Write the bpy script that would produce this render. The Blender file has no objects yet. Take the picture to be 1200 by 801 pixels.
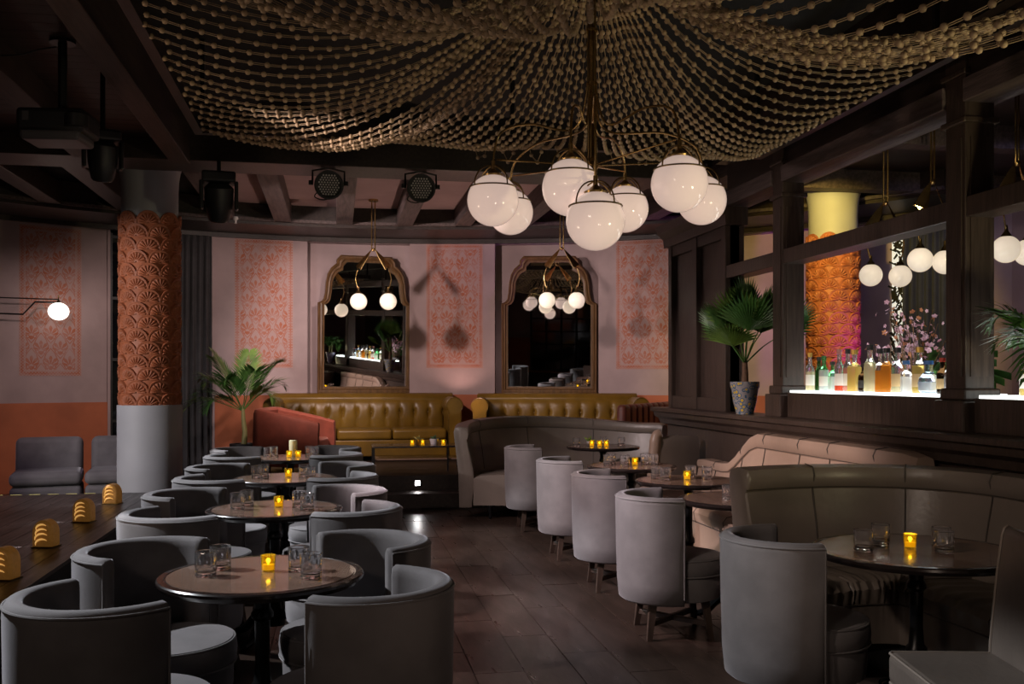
import bpy, bmesh, math, random
from mathutils import Vector, Matrix
random.seed(7)
PI = math.pi
scn = bpy.context.scene
COL = scn.collection

# ---------------------------------------------------------------- camera
TH = math.atan(205 / 1120.0)                       # the room's long axis lies 10.4 deg left of the lens axis
cam_d = bpy.data.cameras.new('camera')
cam_d.sensor_width = 36.0
cam_d.lens = 36.0 * 1120 / 1200
cam_d.shift_y = 42.5 / 1200
cam_d.clip_start = 0.05
cam = bpy.data.objects.new('camera', cam_d)
cam.location = (0, 0, 1.49)
cam.rotation_euler = (PI / 2, 0, -TH)
COL.objects.link(cam)
scn.camera = cam

# ---------------------------------------------------------------- world, exposure
wd = bpy.data.worlds.new('night')
scn.world = wd
wd.use_nodes = True
wd.node_tree.nodes['Background'].inputs[0].default_value = (0.8, 0.72, 0.8, 1)
wd.node_tree.nodes['Background'].inputs[1].default_value = 0.01
vs = scn.view_settings
vs.view_transform = 'Standard'
vs.look = 'None'
vs.gamma = 1.0
vs.exposure = 0.25
vs.use_curve_mapping = False
scn.cycles.use_denoising = True
scn.cycles.sample_clamp_indirect = 4.0
scn.cycles.max_bounces = 14
scn.cycles.transmission_bounces = 14
scn.cycles.transparent_max_bounces = 12
scn.cycles.caustics_reflective = False
scn.cycles.caustics_refractive = True
scn.cycles.blur_glossy = 1.0

# ---------------------------------------------------------------- stage and ceiling spots, with added fill and uplights
def spot(name, loc, to, power, angle, col=(1, 1, 1), blend=0.3, size=0.04, parent=None):
    l = bpy.data.lights.new(name, 'SPOT')
    l.energy = power
    l.spot_size = math.radians(angle)
    l.spot_blend = blend
    l.shadow_soft_size = size
    l.color = col
    o = bpy.data.objects.new(name, l)
    o.location = loc
    d = Vector(to) - Vector(loc)
    o.rotation_euler = d.to_track_quat('-Z', 'Y').to_euler()
    COL.objects.link(o)
    return o
def point(name, loc, power, col, size=0.03):
    l = bpy.data.lights.new(name, 'POINT')
    l.energy = power
    l.color = col
    l.shadow_soft_size = size
    o = bpy.data.objects.new(name, l)
    o.location = loc
    COL.objects.link(o)
    return o

WARM = (1.0, 0.72, 0.52)
PINK = (1.0, 0.77, 0.71)
COOL = (0.92, 0.95, 1.0)
SPOTS = [
    # cool stage wash from the left, across the left row of tables
    ((-3.0, 4.9, 3.3), (-0.35, 3.9, 0.6), 640, 38, COOL, 0.2, 0.04),
    ((-3.0, 6.9, 3.3), (-0.40, 5.9, 0.6), 640, 38, COOL, 0.2, 0.04),
    ((-3.0, 9.0, 3.3), (-0.45, 8.2, 0.6), 700, 42, COOL, 0.2, 0.04),
    ((-4.6, 7.6, 2.3), (-1.9, 10.3, 1.3), 330, 58, (1.0, 0.93, 0.93), 0.5, 0.05),
    # back wall, from behind the cross beam
    ((-1.30, 9.85, 3.25), (1.5, 14.3, 1.5), 430, 72, PINK, 0.5, 0.10),
    ((0.95, 9.85, 3.3), (-1.7, 14.2, 1.3), 260, 60, PINK, 0.6, 0.10),
    ((1.60, 9.85, 3.3), (4.3, 13.4, 1.6), 150, 62, PINK, 0.6, 0.10),
    ((-2.95, 8.8, 3.3), (-3.7, 13.5, 1.3), 130, 46, PINK, 0.6, 0.06),
    # small uplight tucked behind the meeting ends of the two sofas
    ((1.78, 13.86, 1.18), (1.76, 14.15, 2.2), 9, 120, (1.0, 0.60, 0.50), 0.8, 0.05),
    # right row of chairs, partition and banquettes, from the long beam left of the canopy
    ((-1.25, 5.0, 2.6), (1.9, 6.3, 0.4), 620, 44, (1.0, 0.80, 0.82), 0.6, 0.06),
    ((-1.25, 7.2, 2.8), (2.4, 8.8, 0.6), 480, 50, (1.0, 0.80, 0.78), 0.6, 0.08),
    ((-1.25, 5.8, 2.9), (3.6, 7.0, 2.1), 170, 46, (1.0, 0.80, 0.74), 0.6, 0.10),
    ((-0.6, 6.9, 2.75), (3.1, 6.9, 0.8), 170, 34, WARM, 0.5, 0.08),
    ((-0.9, 2.2, 2.8), (2.9, 4.7, 0.75), 110, 36, (1.0, 0.80, 0.66), 0.6, 0.08),  # added to lift the dark taupe booth
    ((0.2, 8.3, 2.75), (3.55, 7.95, 1.9), 60, 26, (1.0, 0.9, 0.8), 0.6, 0.06),  # added to brighten the fan palm on the ledge
    # added soft fill from behind the camera, not a fixture of the room
    ((-3.2, -1.5, 3.3), (1.2, 4.8, 0.7), 75, 75, (1.0, 0.78, 0.64), 0.7, 0.3),
    # unseen uplights added to brighten the bead canopy: stage floor, partition ledge, rear floor
    ((-3.6, 4.6, 0.45), (0.6, 5.2, 3.2), 110, 64, (1.0, 0.72, 0.52), 0.7, 0.10),
    ((3.42, 2.0, 1.3), (2.3, 5.6, 3.2), 110, 80, (1.0, 0.86, 0.50), 0.7, 0.10),
    ((1.2, -0.6, 0.3), (1.0, 6.0, 3.2), 60, 60, (1.0, 0.74, 0.58), 0.7, 0.12),
    # violet spot added to lift the sofas beyond the stage
    ((-3.6, 9.0, 3.3), (-2.8, 11.4, 0.5), 60, 44, (0.95, 0.72, 1.0), 0.6, 0.06),
]
for (a, b, p, an, c, bl, sz) in SPOTS:
    spot('spot_light', a, b, p, an, c, bl, sz)

# ---------------------------------------------------------------- node materials
class X:
    """a socket with arithmetic: small expression builder for shader maths"""
    def __init__(s, nt, sock): s.nt, s.k = nt, sock
    def op(s, o, *a, clamp=False):
        n = s.nt.nodes.new('ShaderNodeMath'); n.operation = o; n.use_clamp = clamp
        for i, q in enumerate((s,) + a):
            if isinstance(q, X): s.nt.links.new(q.k, n.inputs[i])
            else: n.inputs[i].default_value = q
        return X(s.nt, n.outputs[0])
    def __add__(s, o): return s.op('ADD', o)
    def __sub__(s, o): return s.op('SUBTRACT', o)
    def __mul__(s, o): return s.op('MULTIPLY', o)
    def lt(s, o): return s.op('LESS_THAN', o)
    def gt(s, o): return s.op('GREATER_THAN', o)
    def mx(s, o): return s.op('MAXIMUM', o)
    def fract(s): return s.op('FRACT')
    def abs(s): return s.op('ABSOLUTE')
    def cos(s): return s.op('COSINE')
    def sqrt(s): return s.op('SQRT')
    def atan2(s, o): return s.op('ARCTAN2', o)

MATS = {}
def pm(name, col, rough=0.5, metal=0.0, var=0.0, vscale=8.0, stretch=None, bump=0.0, bscale=40.0, col2=None, sheen=0.0, sheen_tint=None,
       trans=0.0, ior=1.45, emit=None, estr=0.0, coat=0.0, sss=0.0, spec=None, alpha=1.0, rvar=0.0):
    if name in MATS: return MATS[name]
    m = bpy.data.materials.new(name); m.use_nodes = True
    nt = m.node_tree; b = nt.nodes['Principled BSDF']
    b.inputs['Base Color'].default_value = (*col, 1)
    b.inputs['Roughness'].default_value = rough
    b.inputs['Metallic'].default_value = metal
    b.inputs['IOR'].default_value = ior
    b.inputs['Transmission Weight'].default_value = trans
    b.inputs['Coat Weight'].default_value = coat
    b.inputs['Alpha'].default_value = alpha
    if spec is not None: b.inputs['Specular IOR Level'].default_value = spec
    if sheen:
        b.inputs['Sheen Weight'].default_value = sheen
        b.inputs['Sheen Roughness'].default_value = 0.35
        b.inputs['Sheen Tint'].default_value = (*(sheen_tint or (1, 1, 1)), 1)
    if emit:
        b.inputs['Emission Color'].default_value = (*emit, 1)
        b.inputs['Emission Strength'].default_value = estr
    if var or bump or rvar:
        tc = nt.nodes.new('ShaderNodeTexCoord'); mp = nt.nodes.new('ShaderNodeMapping')
        nt.links.new(tc.outputs['Object'], mp.inputs[0])
        if stretch: mp.inputs['Scale'].default_value = stretch
        no = nt.nodes.new('ShaderNodeTexNoise'); no.inputs['Scale'].default_value = vscale; no.inputs['Detail'].default_value = 6
        nt.links.new(mp.outputs[0], no.inputs[0])
        if var:
            mx = nt.nodes.new('ShaderNodeMixRGB')
            c2 = col2 or tuple(max(0, q * (1 - var)) for q in col)
            mx.inputs[1].default_value = (*col, 1); mx.inputs[2].default_value = (*c2, 1)
            cr = nt.nodes.new('ShaderNodeMapRange'); cr.inputs[1].default_value = 0.35; cr.inputs[2].default_value = 0.65
            nt.links.new(no.outputs['Fac'], cr.inputs[0]); nt.links.new(cr.outputs[0], mx.inputs[0])
            nt.links.new(mx.outputs[0], b.inputs['Base Color'])
        if rvar:
            mr = nt.nodes.new('ShaderNodeMapRange'); mr.inputs[3].default_value = rough - rvar; mr.inputs[4].default_value = rough + rvar
            nt.links.new(no.outputs['Fac'], mr.inputs[0]); nt.links.new(mr.outputs[0], b.inputs['Roughness'])
        if bump:
            n2 = nt.nodes.new('ShaderNodeTexNoise'); n2.inputs['Scale'].default_value = bscale; n2.inputs['Detail'].default_value = 5
            nt.links.new(mp.outputs[0], n2.inputs[0])
            bp = nt.nodes.new('ShaderNodeBump'); bp.inputs['Strength'].default_value = bump; bp.inputs['Distance'].default_value = 0.01
            nt.links.new(n2.outputs['Fac'], bp.inputs['Height']); nt.links.new(bp.outputs[0], b.inputs['Normal'])
    MATS[name] = m
    return m

pm('dark_wood', (0.030, 0.019, 0.015), 0.42, var=0.5, vscale=5, stretch=(6, 1, 6), bump=0.15, bscale=20)
pm('panel_wood', (0.062, 0.043, 0.034), 0.36, var=0.45, vscale=5, stretch=(9, 9, 0.7), bump=0.2, bscale=22)
pm('beam_wood', (0.050, 0.030, 0.024), 0.5, var=0.55, vscale=4, stretch=(8, 0.6, 8), bump=0.3, bscale=18)
pm('grey_beam', (0.115, 0.085, 0.082), 0.6, var=0.5, vscale=4, stretch=(8, 0.7, 8), bump=0.3, bscale=18)
pm('ceiling_plank', (0.036, 0.022, 0.017), 0.5, var=0.5, vscale=3, stretch=(0.8, 9, 9), bump=0.2, bscale=18)
pm('stage_plank', (0.040, 0.030, 0.029), 0.33, var=0.5, vscale=3, stretch=(9, 0.8, 9), bump=0.2, bscale=16, rvar=0.12)
pm('stage_front', (0.012, 0.010, 0.010), 0.6, var=0.4)
pm('floor_tile', (0.040, 0.025, 0.019), 0.30, var=0.4, vscale=3, stretch=(4, 0.8, 4), bump=0.12, bscale=14, rvar=0.1)
pm('floor_grout', (0.075, 0.052, 0.042), 0.75, var=0.3)
pm('plaster', (0.42, 0.315, 0.315), 0.75, var=0.2, vscale=2.2, bump=0.08, bscale=30)
pm('ceiling_plaster', (0.42, 0.30, 0.31), 0.8, var=0.15, vscale=2)
pm('terracotta_paint', (0.45, 0.125, 0.05), 0.62, var=0.22, vscale=2.5, bump=0.06)
pm('column_grey', (0.40, 0.40, 0.43), 0.6, var=0.15, vscale=2, bump=0.05)
pm('column_terracotta', (0.40, 0.125, 0.055), 0.58, var=0.25, vscale=9, bump=0.15, bscale=50)
pm('velvet', (0.160, 0.148, 0.150), 0.85, var=0.25, vscale=6, bump=0.12, bscale=260, sheen=0.35, sheen_tint=(0.9, 0.88, 0.95))
pm('velvet_piping', (0.15, 0.14, 0.142), 0.8, sheen=0.4)
pm('chair_leg_wood', (0.06, 0.038, 0.028), 0.45, var=0.4, vscale=6, stretch=(6, 6, 1))
pm('taupe_leather', (0.19, 0.156, 0.132), 0.36, var=0.2, vscale=3, bump=0.16, bscale=26, rvar=0.08)
pm('beige_leather', (0.33, 0.235, 0.18), 0.40, var=0.15, vscale=3, bump=0.10, bscale=26)
pm('piping_leather', (0.30, 0.25, 0.21), 0.35)
pm('mustard_leather', (0.19, 0.105, 0.013), 0.36, var=0.3, vscale=4, bump=0.12, bscale=24, rvar=0.06)
pm('red_velvet', (0.27, 0.062, 0.036), 0.7, var=0.25, sheen=0.5, sheen_tint=(1, 0.6, 0.5), bump=0.1, bscale=160)
pm('maroon_leather', (0.17, 0.05, 0.036), 0.42, var=0.3)
pm('table_top', (0.19, 0.118, 0.085), 0.22, var=0.14, vscale=4, stretch=(1, 7, 1), coat=0.3, rvar=0.06)
pm('table_edge', (0.018, 0.013, 0.012), 0.25, var=0.2, coat=0.4)
pm('cast_iron', (0.012, 0.012, 0.013), 0.32, metal=0.6, var=0.3)
pm('black_metal', (0.010, 0.010, 0.011), 0.4, metal=0.3)
pm('black_plastic', (0.012, 0.012, 0.013), 0.45)
pm('grey_plastic', (0.08, 0.075, 0.08), 0.4)
pm('white_plastic', (0.6, 0.58, 0.56), 0.5)
pm('brass', (0.62, 0.42, 0.17), 0.26, metal=1.0, var=0.25, vscale=20)
pm('dark_brass', (0.30, 0.20, 0.08), 0.34, metal=1.0, var=0.3, vscale=16)
pm('bead_wood', (0.38, 0.27, 0.16), 0.52, var=0.3, vscale=6)
pm('mirror', (0.86, 0.86, 0.86), 0.015, metal=1.0)
pm('frame_wood', (0.16, 0.085, 0.035), 0.36, var=0.4, vscale=6, stretch=(6, 6, 1), bump=0.1)
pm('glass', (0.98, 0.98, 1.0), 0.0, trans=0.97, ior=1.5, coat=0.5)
pm('amber_glass', (1.0, 0.78, 0.05), 0.22, trans=0.85, ior=1.4)
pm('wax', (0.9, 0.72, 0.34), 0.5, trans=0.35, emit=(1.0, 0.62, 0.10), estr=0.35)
pm('cream_wax', (0.62, 0.56, 0.34), 0.5, sss=0.2)
pm('flame', (1, 0.7, 0.2), 0.5, emit=(1.0, 0.62, 0.18), estr=14)
pm('opal', (0.80, 0.68, 0.63), 0.12, emit=(1.0, 0.74, 0.63), estr=0.40, coat=0.5)
pm('opal_bright', (0.9, 0.88, 0.85), 0.12, emit=(1.0, 0.90, 0.80), estr=2.4, coat=0.4)
pm('opal_pendant', (0.85, 0.80, 0.72), 0.15, emit=(1.0, 0.82, 0.62), estr=0.52, coat=0.4)
pm('curtain', (0.050, 0.047, 0.050), 0.8, var=0.2, sheen=0.3)
pm('blue_curtain', (0.035, 0.040, 0.085), 0.8, var=0.2, sheen=0.2)
pm('palm_green', (0.065, 0.17, 0.035), 0.42, var=0.4, vscale=7, col2=(0.032, 0.09, 0.02))
pm('palm_light', (0.14, 0.24, 0.045), 0.42, var=0.4, vscale=7, col2=(0.05, 0.10, 0.02))
pm('palm_stem', (0.20, 0.18, 0.06), 0.55, var=0.3)
pm('bark', (0.14, 0.075, 0.04), 0.8, var=0.5, vscale=30, bump=0.4)
pm('soil', (0.02, 0.014, 0.01), 0.95, var=0.4)
pm('succulent_green', (0.06, 0.12, 0.06), 0.5, var=0.3)
pm('pot_white', (0.42, 0.38, 0.40), 0.4, var=0.2)
pm('night_glass', (0.006, 0.007, 0.009), 0.06, coat=0.4)
pm('counter_light', (0.9, 0.92, 0.9), 0.3, emit=(0.95, 1.0, 0.97), estr=3.2)
pm('step_light', (1, 1, 1), 0.3, emit=(1.0, 0.95, 0.92), estr=14)
pm('lens', (0.02, 0.02, 0.025), 0.08, coat=0.8)
pm('lens_dot', (0.45, 0.43, 0.42), 0.12, coat=0.8)
pm('amber_slot', (0.9, 0.5, 0.1), 0.3, emit=(1.0, 0.55, 0.16), estr=0.42)
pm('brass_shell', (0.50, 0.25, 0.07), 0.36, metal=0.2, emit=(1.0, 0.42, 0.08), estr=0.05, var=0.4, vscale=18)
pm('warm_lens', (1, 0.6, 0.4), 0.3, emit=(1.0, 0.45, 0.25), estr=3.0)

# ---------------------------------------------------------------- mesh building
class G:
    def __init__(s): s.v = []; s.f = []; s.uv = None
    def add(s, vs, fs):
        o = len(s.v); s.v.extend([tuple(q) for q in vs]); s.f.extend([tuple(o + i for i in f) for f in fs]); return s
    def box(s, c, d, rz=0.0, rx=0.0, ry=0.0):
        R = Matrix.Rotation(rz, 3, 'Z') @ Matrix.Rotation(ry, 3, 'Y') @ Matrix.Rotation(rx, 3, 'X')
        vs = [Vector(c) + R @ Vector((x * d[0] / 2, y * d[1] / 2, z * d[2] / 2)) for z in (-1, 1) for y in (-1, 1) for x in (-1, 1)]
        return s.add(vs, [(0, 2, 3, 1), (4, 5, 7, 6), (0, 1, 5, 4), (2, 6, 7, 3), (0, 4, 6, 2), (1, 3, 7, 5)])
    def bx(s, x0, x1, y0, y1, z0, z1): return s.box(((x0 + x1) / 2, (y0 + y1) / 2, (z0 + z1) / 2), (x1 - x0, y1 - y0, z1 - z0))
    def lathe(s, prof, n=24, c=(0, 0, 0), sy=1.0, a0=0.0):
        vs = []; fs = []; m = len(prof)
        for i in range(n):
            a = a0 + 2 * PI * i / n
            for r, z in prof: vs.append((c[0] + r * math.cos(a), c[1] + r * sy * math.sin(a), c[2] + z))
        for i in range(n):
            j = (i + 1) % n
            for k in range(m - 1): fs.append((i * m + k, j * m + k, j * m + k + 1, i * m + k + 1))
        if prof[0][0] > 1e-4: fs.append(tuple(i * m for i in range(n))[::-1])
        if prof[-1][0] > 1e-4: fs.append(tuple(i * m + m - 1 for i in range(n)))
        return s.add(vs, fs)
    def tube(s, pts, r, n=8, closed=False):
        P = [Vector(p) for p in pts]; m = len(P)
        rr = r if isinstance(r, (list, tuple)) else [r] * m
        vs = []; fs = []
        up = None
        for i in range(m):
            a = P[(i - 1) % m] if (closed or i) else P[i]; b = P[(i + 1) % m] if (closed or i < m - 1) else P[i]
            t = (b - a)
            if t.length < 1e-9: t = Vector((0, 0, 1))
            t.normalize()
            if up is None:
                up = Vector((0, 0, 1)) if abs(t.z) < 0.9 else Vector((1, 0, 0))
            side = t.cross(up)
            if side.length < 1e-6: side = t.cross(Vector((0, 1, 0)))
            side.normalize(); up = side.cross(t).normalized()
            for k in range(n):
                q = 2 * PI * k / n
                vs.append(P[i] + (side * math.cos(q) + up * math.sin(q)) * rr[i])
        for i in range(m if closed else m - 1):
            j = (i + 1) % m
            for k in range(n):
                l = (k + 1) % n
                fs.append((i * n + k, i * n + l, j * n + l, j * n + k))
        if not closed:
            fs.append(tuple(range(n))[::-1]); fs.append(tuple((m - 1) * n + k for k in range(n)))
        return s.add(vs, fs)
    def prism(s, poly, ext):
        e = Vector(ext); n = len(poly); A = [Vector(p) for p in poly]
        return s.add(A + [a + e for a in A], [tuple(range(n))[::-1], tuple(range(n, 2 * n))] + [(i, (i + 1) % n, n + (i + 1) % n, n + i) for i in range(n)])
    def grid(s, fn, nu, nv, cu=False):
        vs = [fn(i / (nu if cu else nu - 1), j / (nv - 1)) for i in range(nu) for j in range(nv)]
        fs = []
        for i in range(nu if cu else nu - 1):
            k = (i + 1) % nu
            for j in range(nv - 1): fs.append((i * nv + j, k * nv + j, k * nv + j + 1, i * nv + j + 1))
        return s.add(vs, fs)
    def ball(s, c, r, n=16, m=10, sz=1.0):
        prof = [(max(1e-5, r * math.sin(PI * k / m)), -r * sz * math.cos(PI * k / m)) for k in range(m + 1)]
        return s.lathe(prof, n, c)
    def sweep(s, path, prof, closed=False, hs=None, cap=True, ends=0):
        """profile (offset to the right of travel, z) carried along a plan path; hs(t) scales z"""
        m = len(path); P = [Vector((p[0], p[1], 0)) for p in path]; k = len(prof); vs = []; fs = []
        pcx = sum(p[0] for p in prof) / k; pcz = sum(p[1] for p in prof) / k
        for i in range(m):
            a = P[(i - 1) % m] if (closed or i) else P[i]; b = P[(i + 1) % m] if (closed or i < m - 1) else P[i]
            t = (b - a).normalized(); nrm = Vector((t.y, -t.x, 0))
            mit = 1.0
            if 0 < i < m - 1:
                t1 = (P[i] - P[i - 1]).normalized(); d = max(0.3, t1.dot(t)); mit = 1 / d
            h = hs(i / (m - 1)) if hs else 1.0
            sh = 0.0
            if ends and not closed and i in (0, m - 1): sh = ends
            for (o, z) in prof:
                oo = o + (pcx - o) * sh; zz = z + (pcz - z) * sh * 0.25
                q = P[i] + nrm * oo * mit
                vs.append((q.x, q.y, zz * h))
        for i in range(m if closed else m - 1):
            j = (i + 1) % m
            for q in range(k):
                l = (q + 1) % k
                fs.append((i * k + q, j * k + q, j * k + l, i * k + l))
        if cap and not closed:
            fs.append(tuple(range(k))); fs.append(tuple((m - 1) * k + q for q in range(k))[::-1])
        return s.add(vs, fs)
    def mesh(s, name, mat, smooth=35, uv=None):
        me = bpy.data.meshes.new(name)
        me.from_pydata([tuple(v) for v in s.v], [], s.f)
        bm = bmesh.new(); bm.from_mesh(me); bmesh.ops.recalc_face_normals(bm, faces=bm.faces); bm.to_mesh(me); bm.free()
        if smooth:
            me.polygons.foreach_set('use_smooth', [True] * len(me.polygons))
            me.set_sharp_from_angle(angle=math.radians(smooth))
        if uv:
            ul = me.uv_layers.new(name='uv')
            for lp in me.loops:
                ul.data[lp.index].uv = uv(me.vertices[lp.vertex_index].co)
        me.materials.append(MATS[mat] if isinstance(mat, str) else mat)
        return me
    def build(s, name, mat, parent=None, smooth=35, bevel=0.0, uv=None, seg=2, sub=0):
        return put(name, s.mesh(name, mat, smooth, uv), parent, bevel=bevel, seg=seg, sub=sub)

def put(name, me, parent=None, loc=None, rz=None, bevel=0.0, seg=2, sub=0):
    o = bpy.data.objects.new(name, me)
    COL.objects.link(o)
    if parent is not None: o.parent = parent
    if loc is not None: o.location = loc
    if rz is not None: o.rotation_euler = (0, 0, rz)
    if bevel:
        b = o.modifiers.new('bevel', 'BEVEL'); b.width = bevel; b.segments = seg; b.limit_method = 'ANGLE'; b.angle_limit = math.radians(40)
    if sub:
        q = o.modifiers.new('sub', 'SUBSURF'); q.levels = sub; q.render_levels = sub
    return o
def thing(name, label, cat, loc=(0, 0, 0), rz=0.0, group=None):
    o = bpy.data.objects.new(name, None); COL.objects.link(o)
    o.empty_display_size = 0.1
    o.location = loc; o.rotation_euler = (0, 0, rz)
    o['label'] = label; o['category'] = cat
    if group: o['group'] = group
    return o
def tag(o, label, cat, group=None):
    o['label'] = label; o['category'] = cat
    if group: o['group'] = group
    return o
def struct(o): o['kind'] = 'structure'; return o
def dup(root, loc, rz, label=None, group=None):
    r = root.copy(); COL.objects.link(r); r.location = loc; r.rotation_euler = (0, 0, rz)
    if label: r['label'] = label
    if group: r['group'] = group
    for ch in list(root.children):
        c = ch.copy(); COL.objects.link(c); c.parent = r
        for g in list(ch.children):
            d = g.copy(); COL.objects.link(d); d.parent = c
    return r
def smoothpath(pts, n=8):
    """Catmull-Rom through points"""
    P = [Vector(p) for p in pts]; out = []
    for i in range(len(P) - 1):
        p0 = P[max(0, i - 1)]; p1 = P[i]; p2 = P[i + 1]; p3 = P[min(len(P) - 1, i + 2)]
        for k in range(n):
            t = k / n
            out.append(0.5 * ((2 * p1) + (p2 - p0) * t + (2 * p0 - 5 * p1 + 4 * p2 - p3) * t * t + (3 * p1 - p0 - 3 * p2 + p3) * t ** 3))
    out.append(P[-1])
    return out
def rrect(x0, x1, z0, z1, r, n=4):
    out = []
    for cx, cz, a in ((x1 - r, z0 + r, -90), (x1 - r, z1 - r, 0), (x0 + r, z1 - r, 90), (x0 + r, z0 + r, 180)):
        for k in range(n + 1):
            q = math.radians(a + 90 * k / n); out.append((cx + r * math.cos(q), cz + r * math.sin(q)))
    return out

# ================================================================ THE SETTING
AC = (0.27, 5.95)                                   # the back wall is a shallow bow, 8.6 m radius
def ap(phi, R, z=None):
    a = math.radians(phi); x, y = AC[0] + R * math.sin(a), AC[1] + R * math.cos(a)
    return (x, y) if z is None else (x, y, z)
def arcpath(a, b, R, step=1.5):
    n = max(2, int(abs(b - a) / step) + 1)
    return [ap(a + (b - a) * i / (n - 1), R) for i in range(n)]
def arcwall(a, b, R0, R1, z0, z1):
    # solid wall segment between radii R0 < R1
    return G().sweep(arcpath(a, b, R0), [(0, z0), (0, z1), (R0 - R1, z1), (R0 - R1, z0)])

# ---- floor with tiles
floor = struct(G().bx(-7, 9, -4.5, 15.5, -0.06, -0.006).build('floor', 'floor_grout', smooth=0))
TW, TL = 0.26, 1.04
tile_me = G().box((0, 0, -0.008), (TW - 0.006, TL - 0.006, 0.016)).mesh('tile', 'floor_tile', 0)
ix = 0
x = -1.66
while x + TW < 3.62:
    y = 2.0 - TL * (ix * 0.37 % 1.0)
    while y < 10.94:
        y1 = min(y + TL, 10.94)
        if y1 - y > 0.1 and y1 > 2.2:
            o = put('tile', tile_me, floor, (x + TW / 2, (y + y1) / 2, random.uniform(-0.0012, 0.0008)))
            if y1 - y < TL - 0.01: o.scale = (1, (y1 - y - 0.006) / (TL - 0.006), 1)
        y += TL
    x += TW; ix += 1
far = G().bx(-7, -1.7, 10.1, 15.0, -0.006, 0.0)
far.bx(3.62, 8.9, -4.2, 14.5, -0.006, 0.0); far.bx(-1.66, 3.6, -4.2, 2.0, -0.006, 0.0)
far.build('floor_field', 'floor_tile', floor, 0)

# ---- stage on the left
stage = struct(G().bx(-5.6, -1.70, -1.0, 10.03, 0.0, 0.325).build('floor_stage', 'stage_front', smooth=0))
x = -5.58; i = 0
while x < -1.68:
    w = 0.145
    for (a, b) in ((-1.0, 3.1 + 0.9 * (i % 3)), (3.1 + 0.9 * (i % 3), 7.0 + 0.8 * ((i + 1) % 3)), (7.0 + 0.8 * ((i + 1) % 3), 10.06)):
        g = G().box((x + w / 2, (a + b) / 2, 0.3375), (w - 0.004, b - a - 0.004, 0.025))
        g.build('plank', 'stage_plank', stage, 0)
    x += w; i += 1
pm('amber_strip', (0.9, 0.8, 0.3), 0.4, emit=(1.0, 0.85, 0.25), estr=0.45)
for k in range(9):
    G().bx(-3.6 + k * 0.17 - 0.05, -3.6 + k * 0.17 + 0.05, 10.062, 10.075, 0.332, 0.350).build('edge_marker', 'amber_strip', stage, 0)

# ---- platform and steps at the back
plat = struct(G().sweep([(-1.62, 11.25), (5.6, 11.25)], [(0, 0), (0, 0.35), (-3.6, 0.35), (-3.6, 0)]).build('floor_platform', 'dark_wood', smooth=0, bevel=0.008))
st = struct(G().bx(-1.62, 3.6, 10.93, 11.25, 0, 0.172).build('trim_1', 'dark_wood', smooth=0, bevel=0.008))

# ---- back wall: bowed base, pilasters, reveals
wall_back = struct(arcwall(-13.75, 62, 8.62, 8.8, 0, 3.9).build('wall_back', 'plaster'))
for a, b in ((-13.75, -4.75), (5.42, 14.1), (24.65, 36.0)):
    arcwall(a, b, 8.43, 8.625, 0, 3.72).build('pilaster', 'plaster', wall_back)
    arcwall(a + 0.02, b - 0.02, 8.42, 8.432, 0, 1.245).build('wainscot', 'terracotta_paint', wall_back)
for a, b in ((-4.75, 5.42), (14.1, 24.65), (36.0, 60)):
    arcwall(a, b, 8.605, 8.622, 0, 1.245).build('wainscot', 'terracotta_paint', wall_back)
    arcwall(a, b, 8.50, 8.62, 3.50, 3.56).build('niche_lintel', 'plaster', wall_back)
wall_left = struct(arcwall(-48, -22.9, 8.6, 8.8, 0, 3.9).build('wall_left', 'plaster'))
arcwall(-48, -22.9, 8.588, 8.602, 0, 1.165).build('wainscot', 'terracotta_paint', wall_left)

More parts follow.
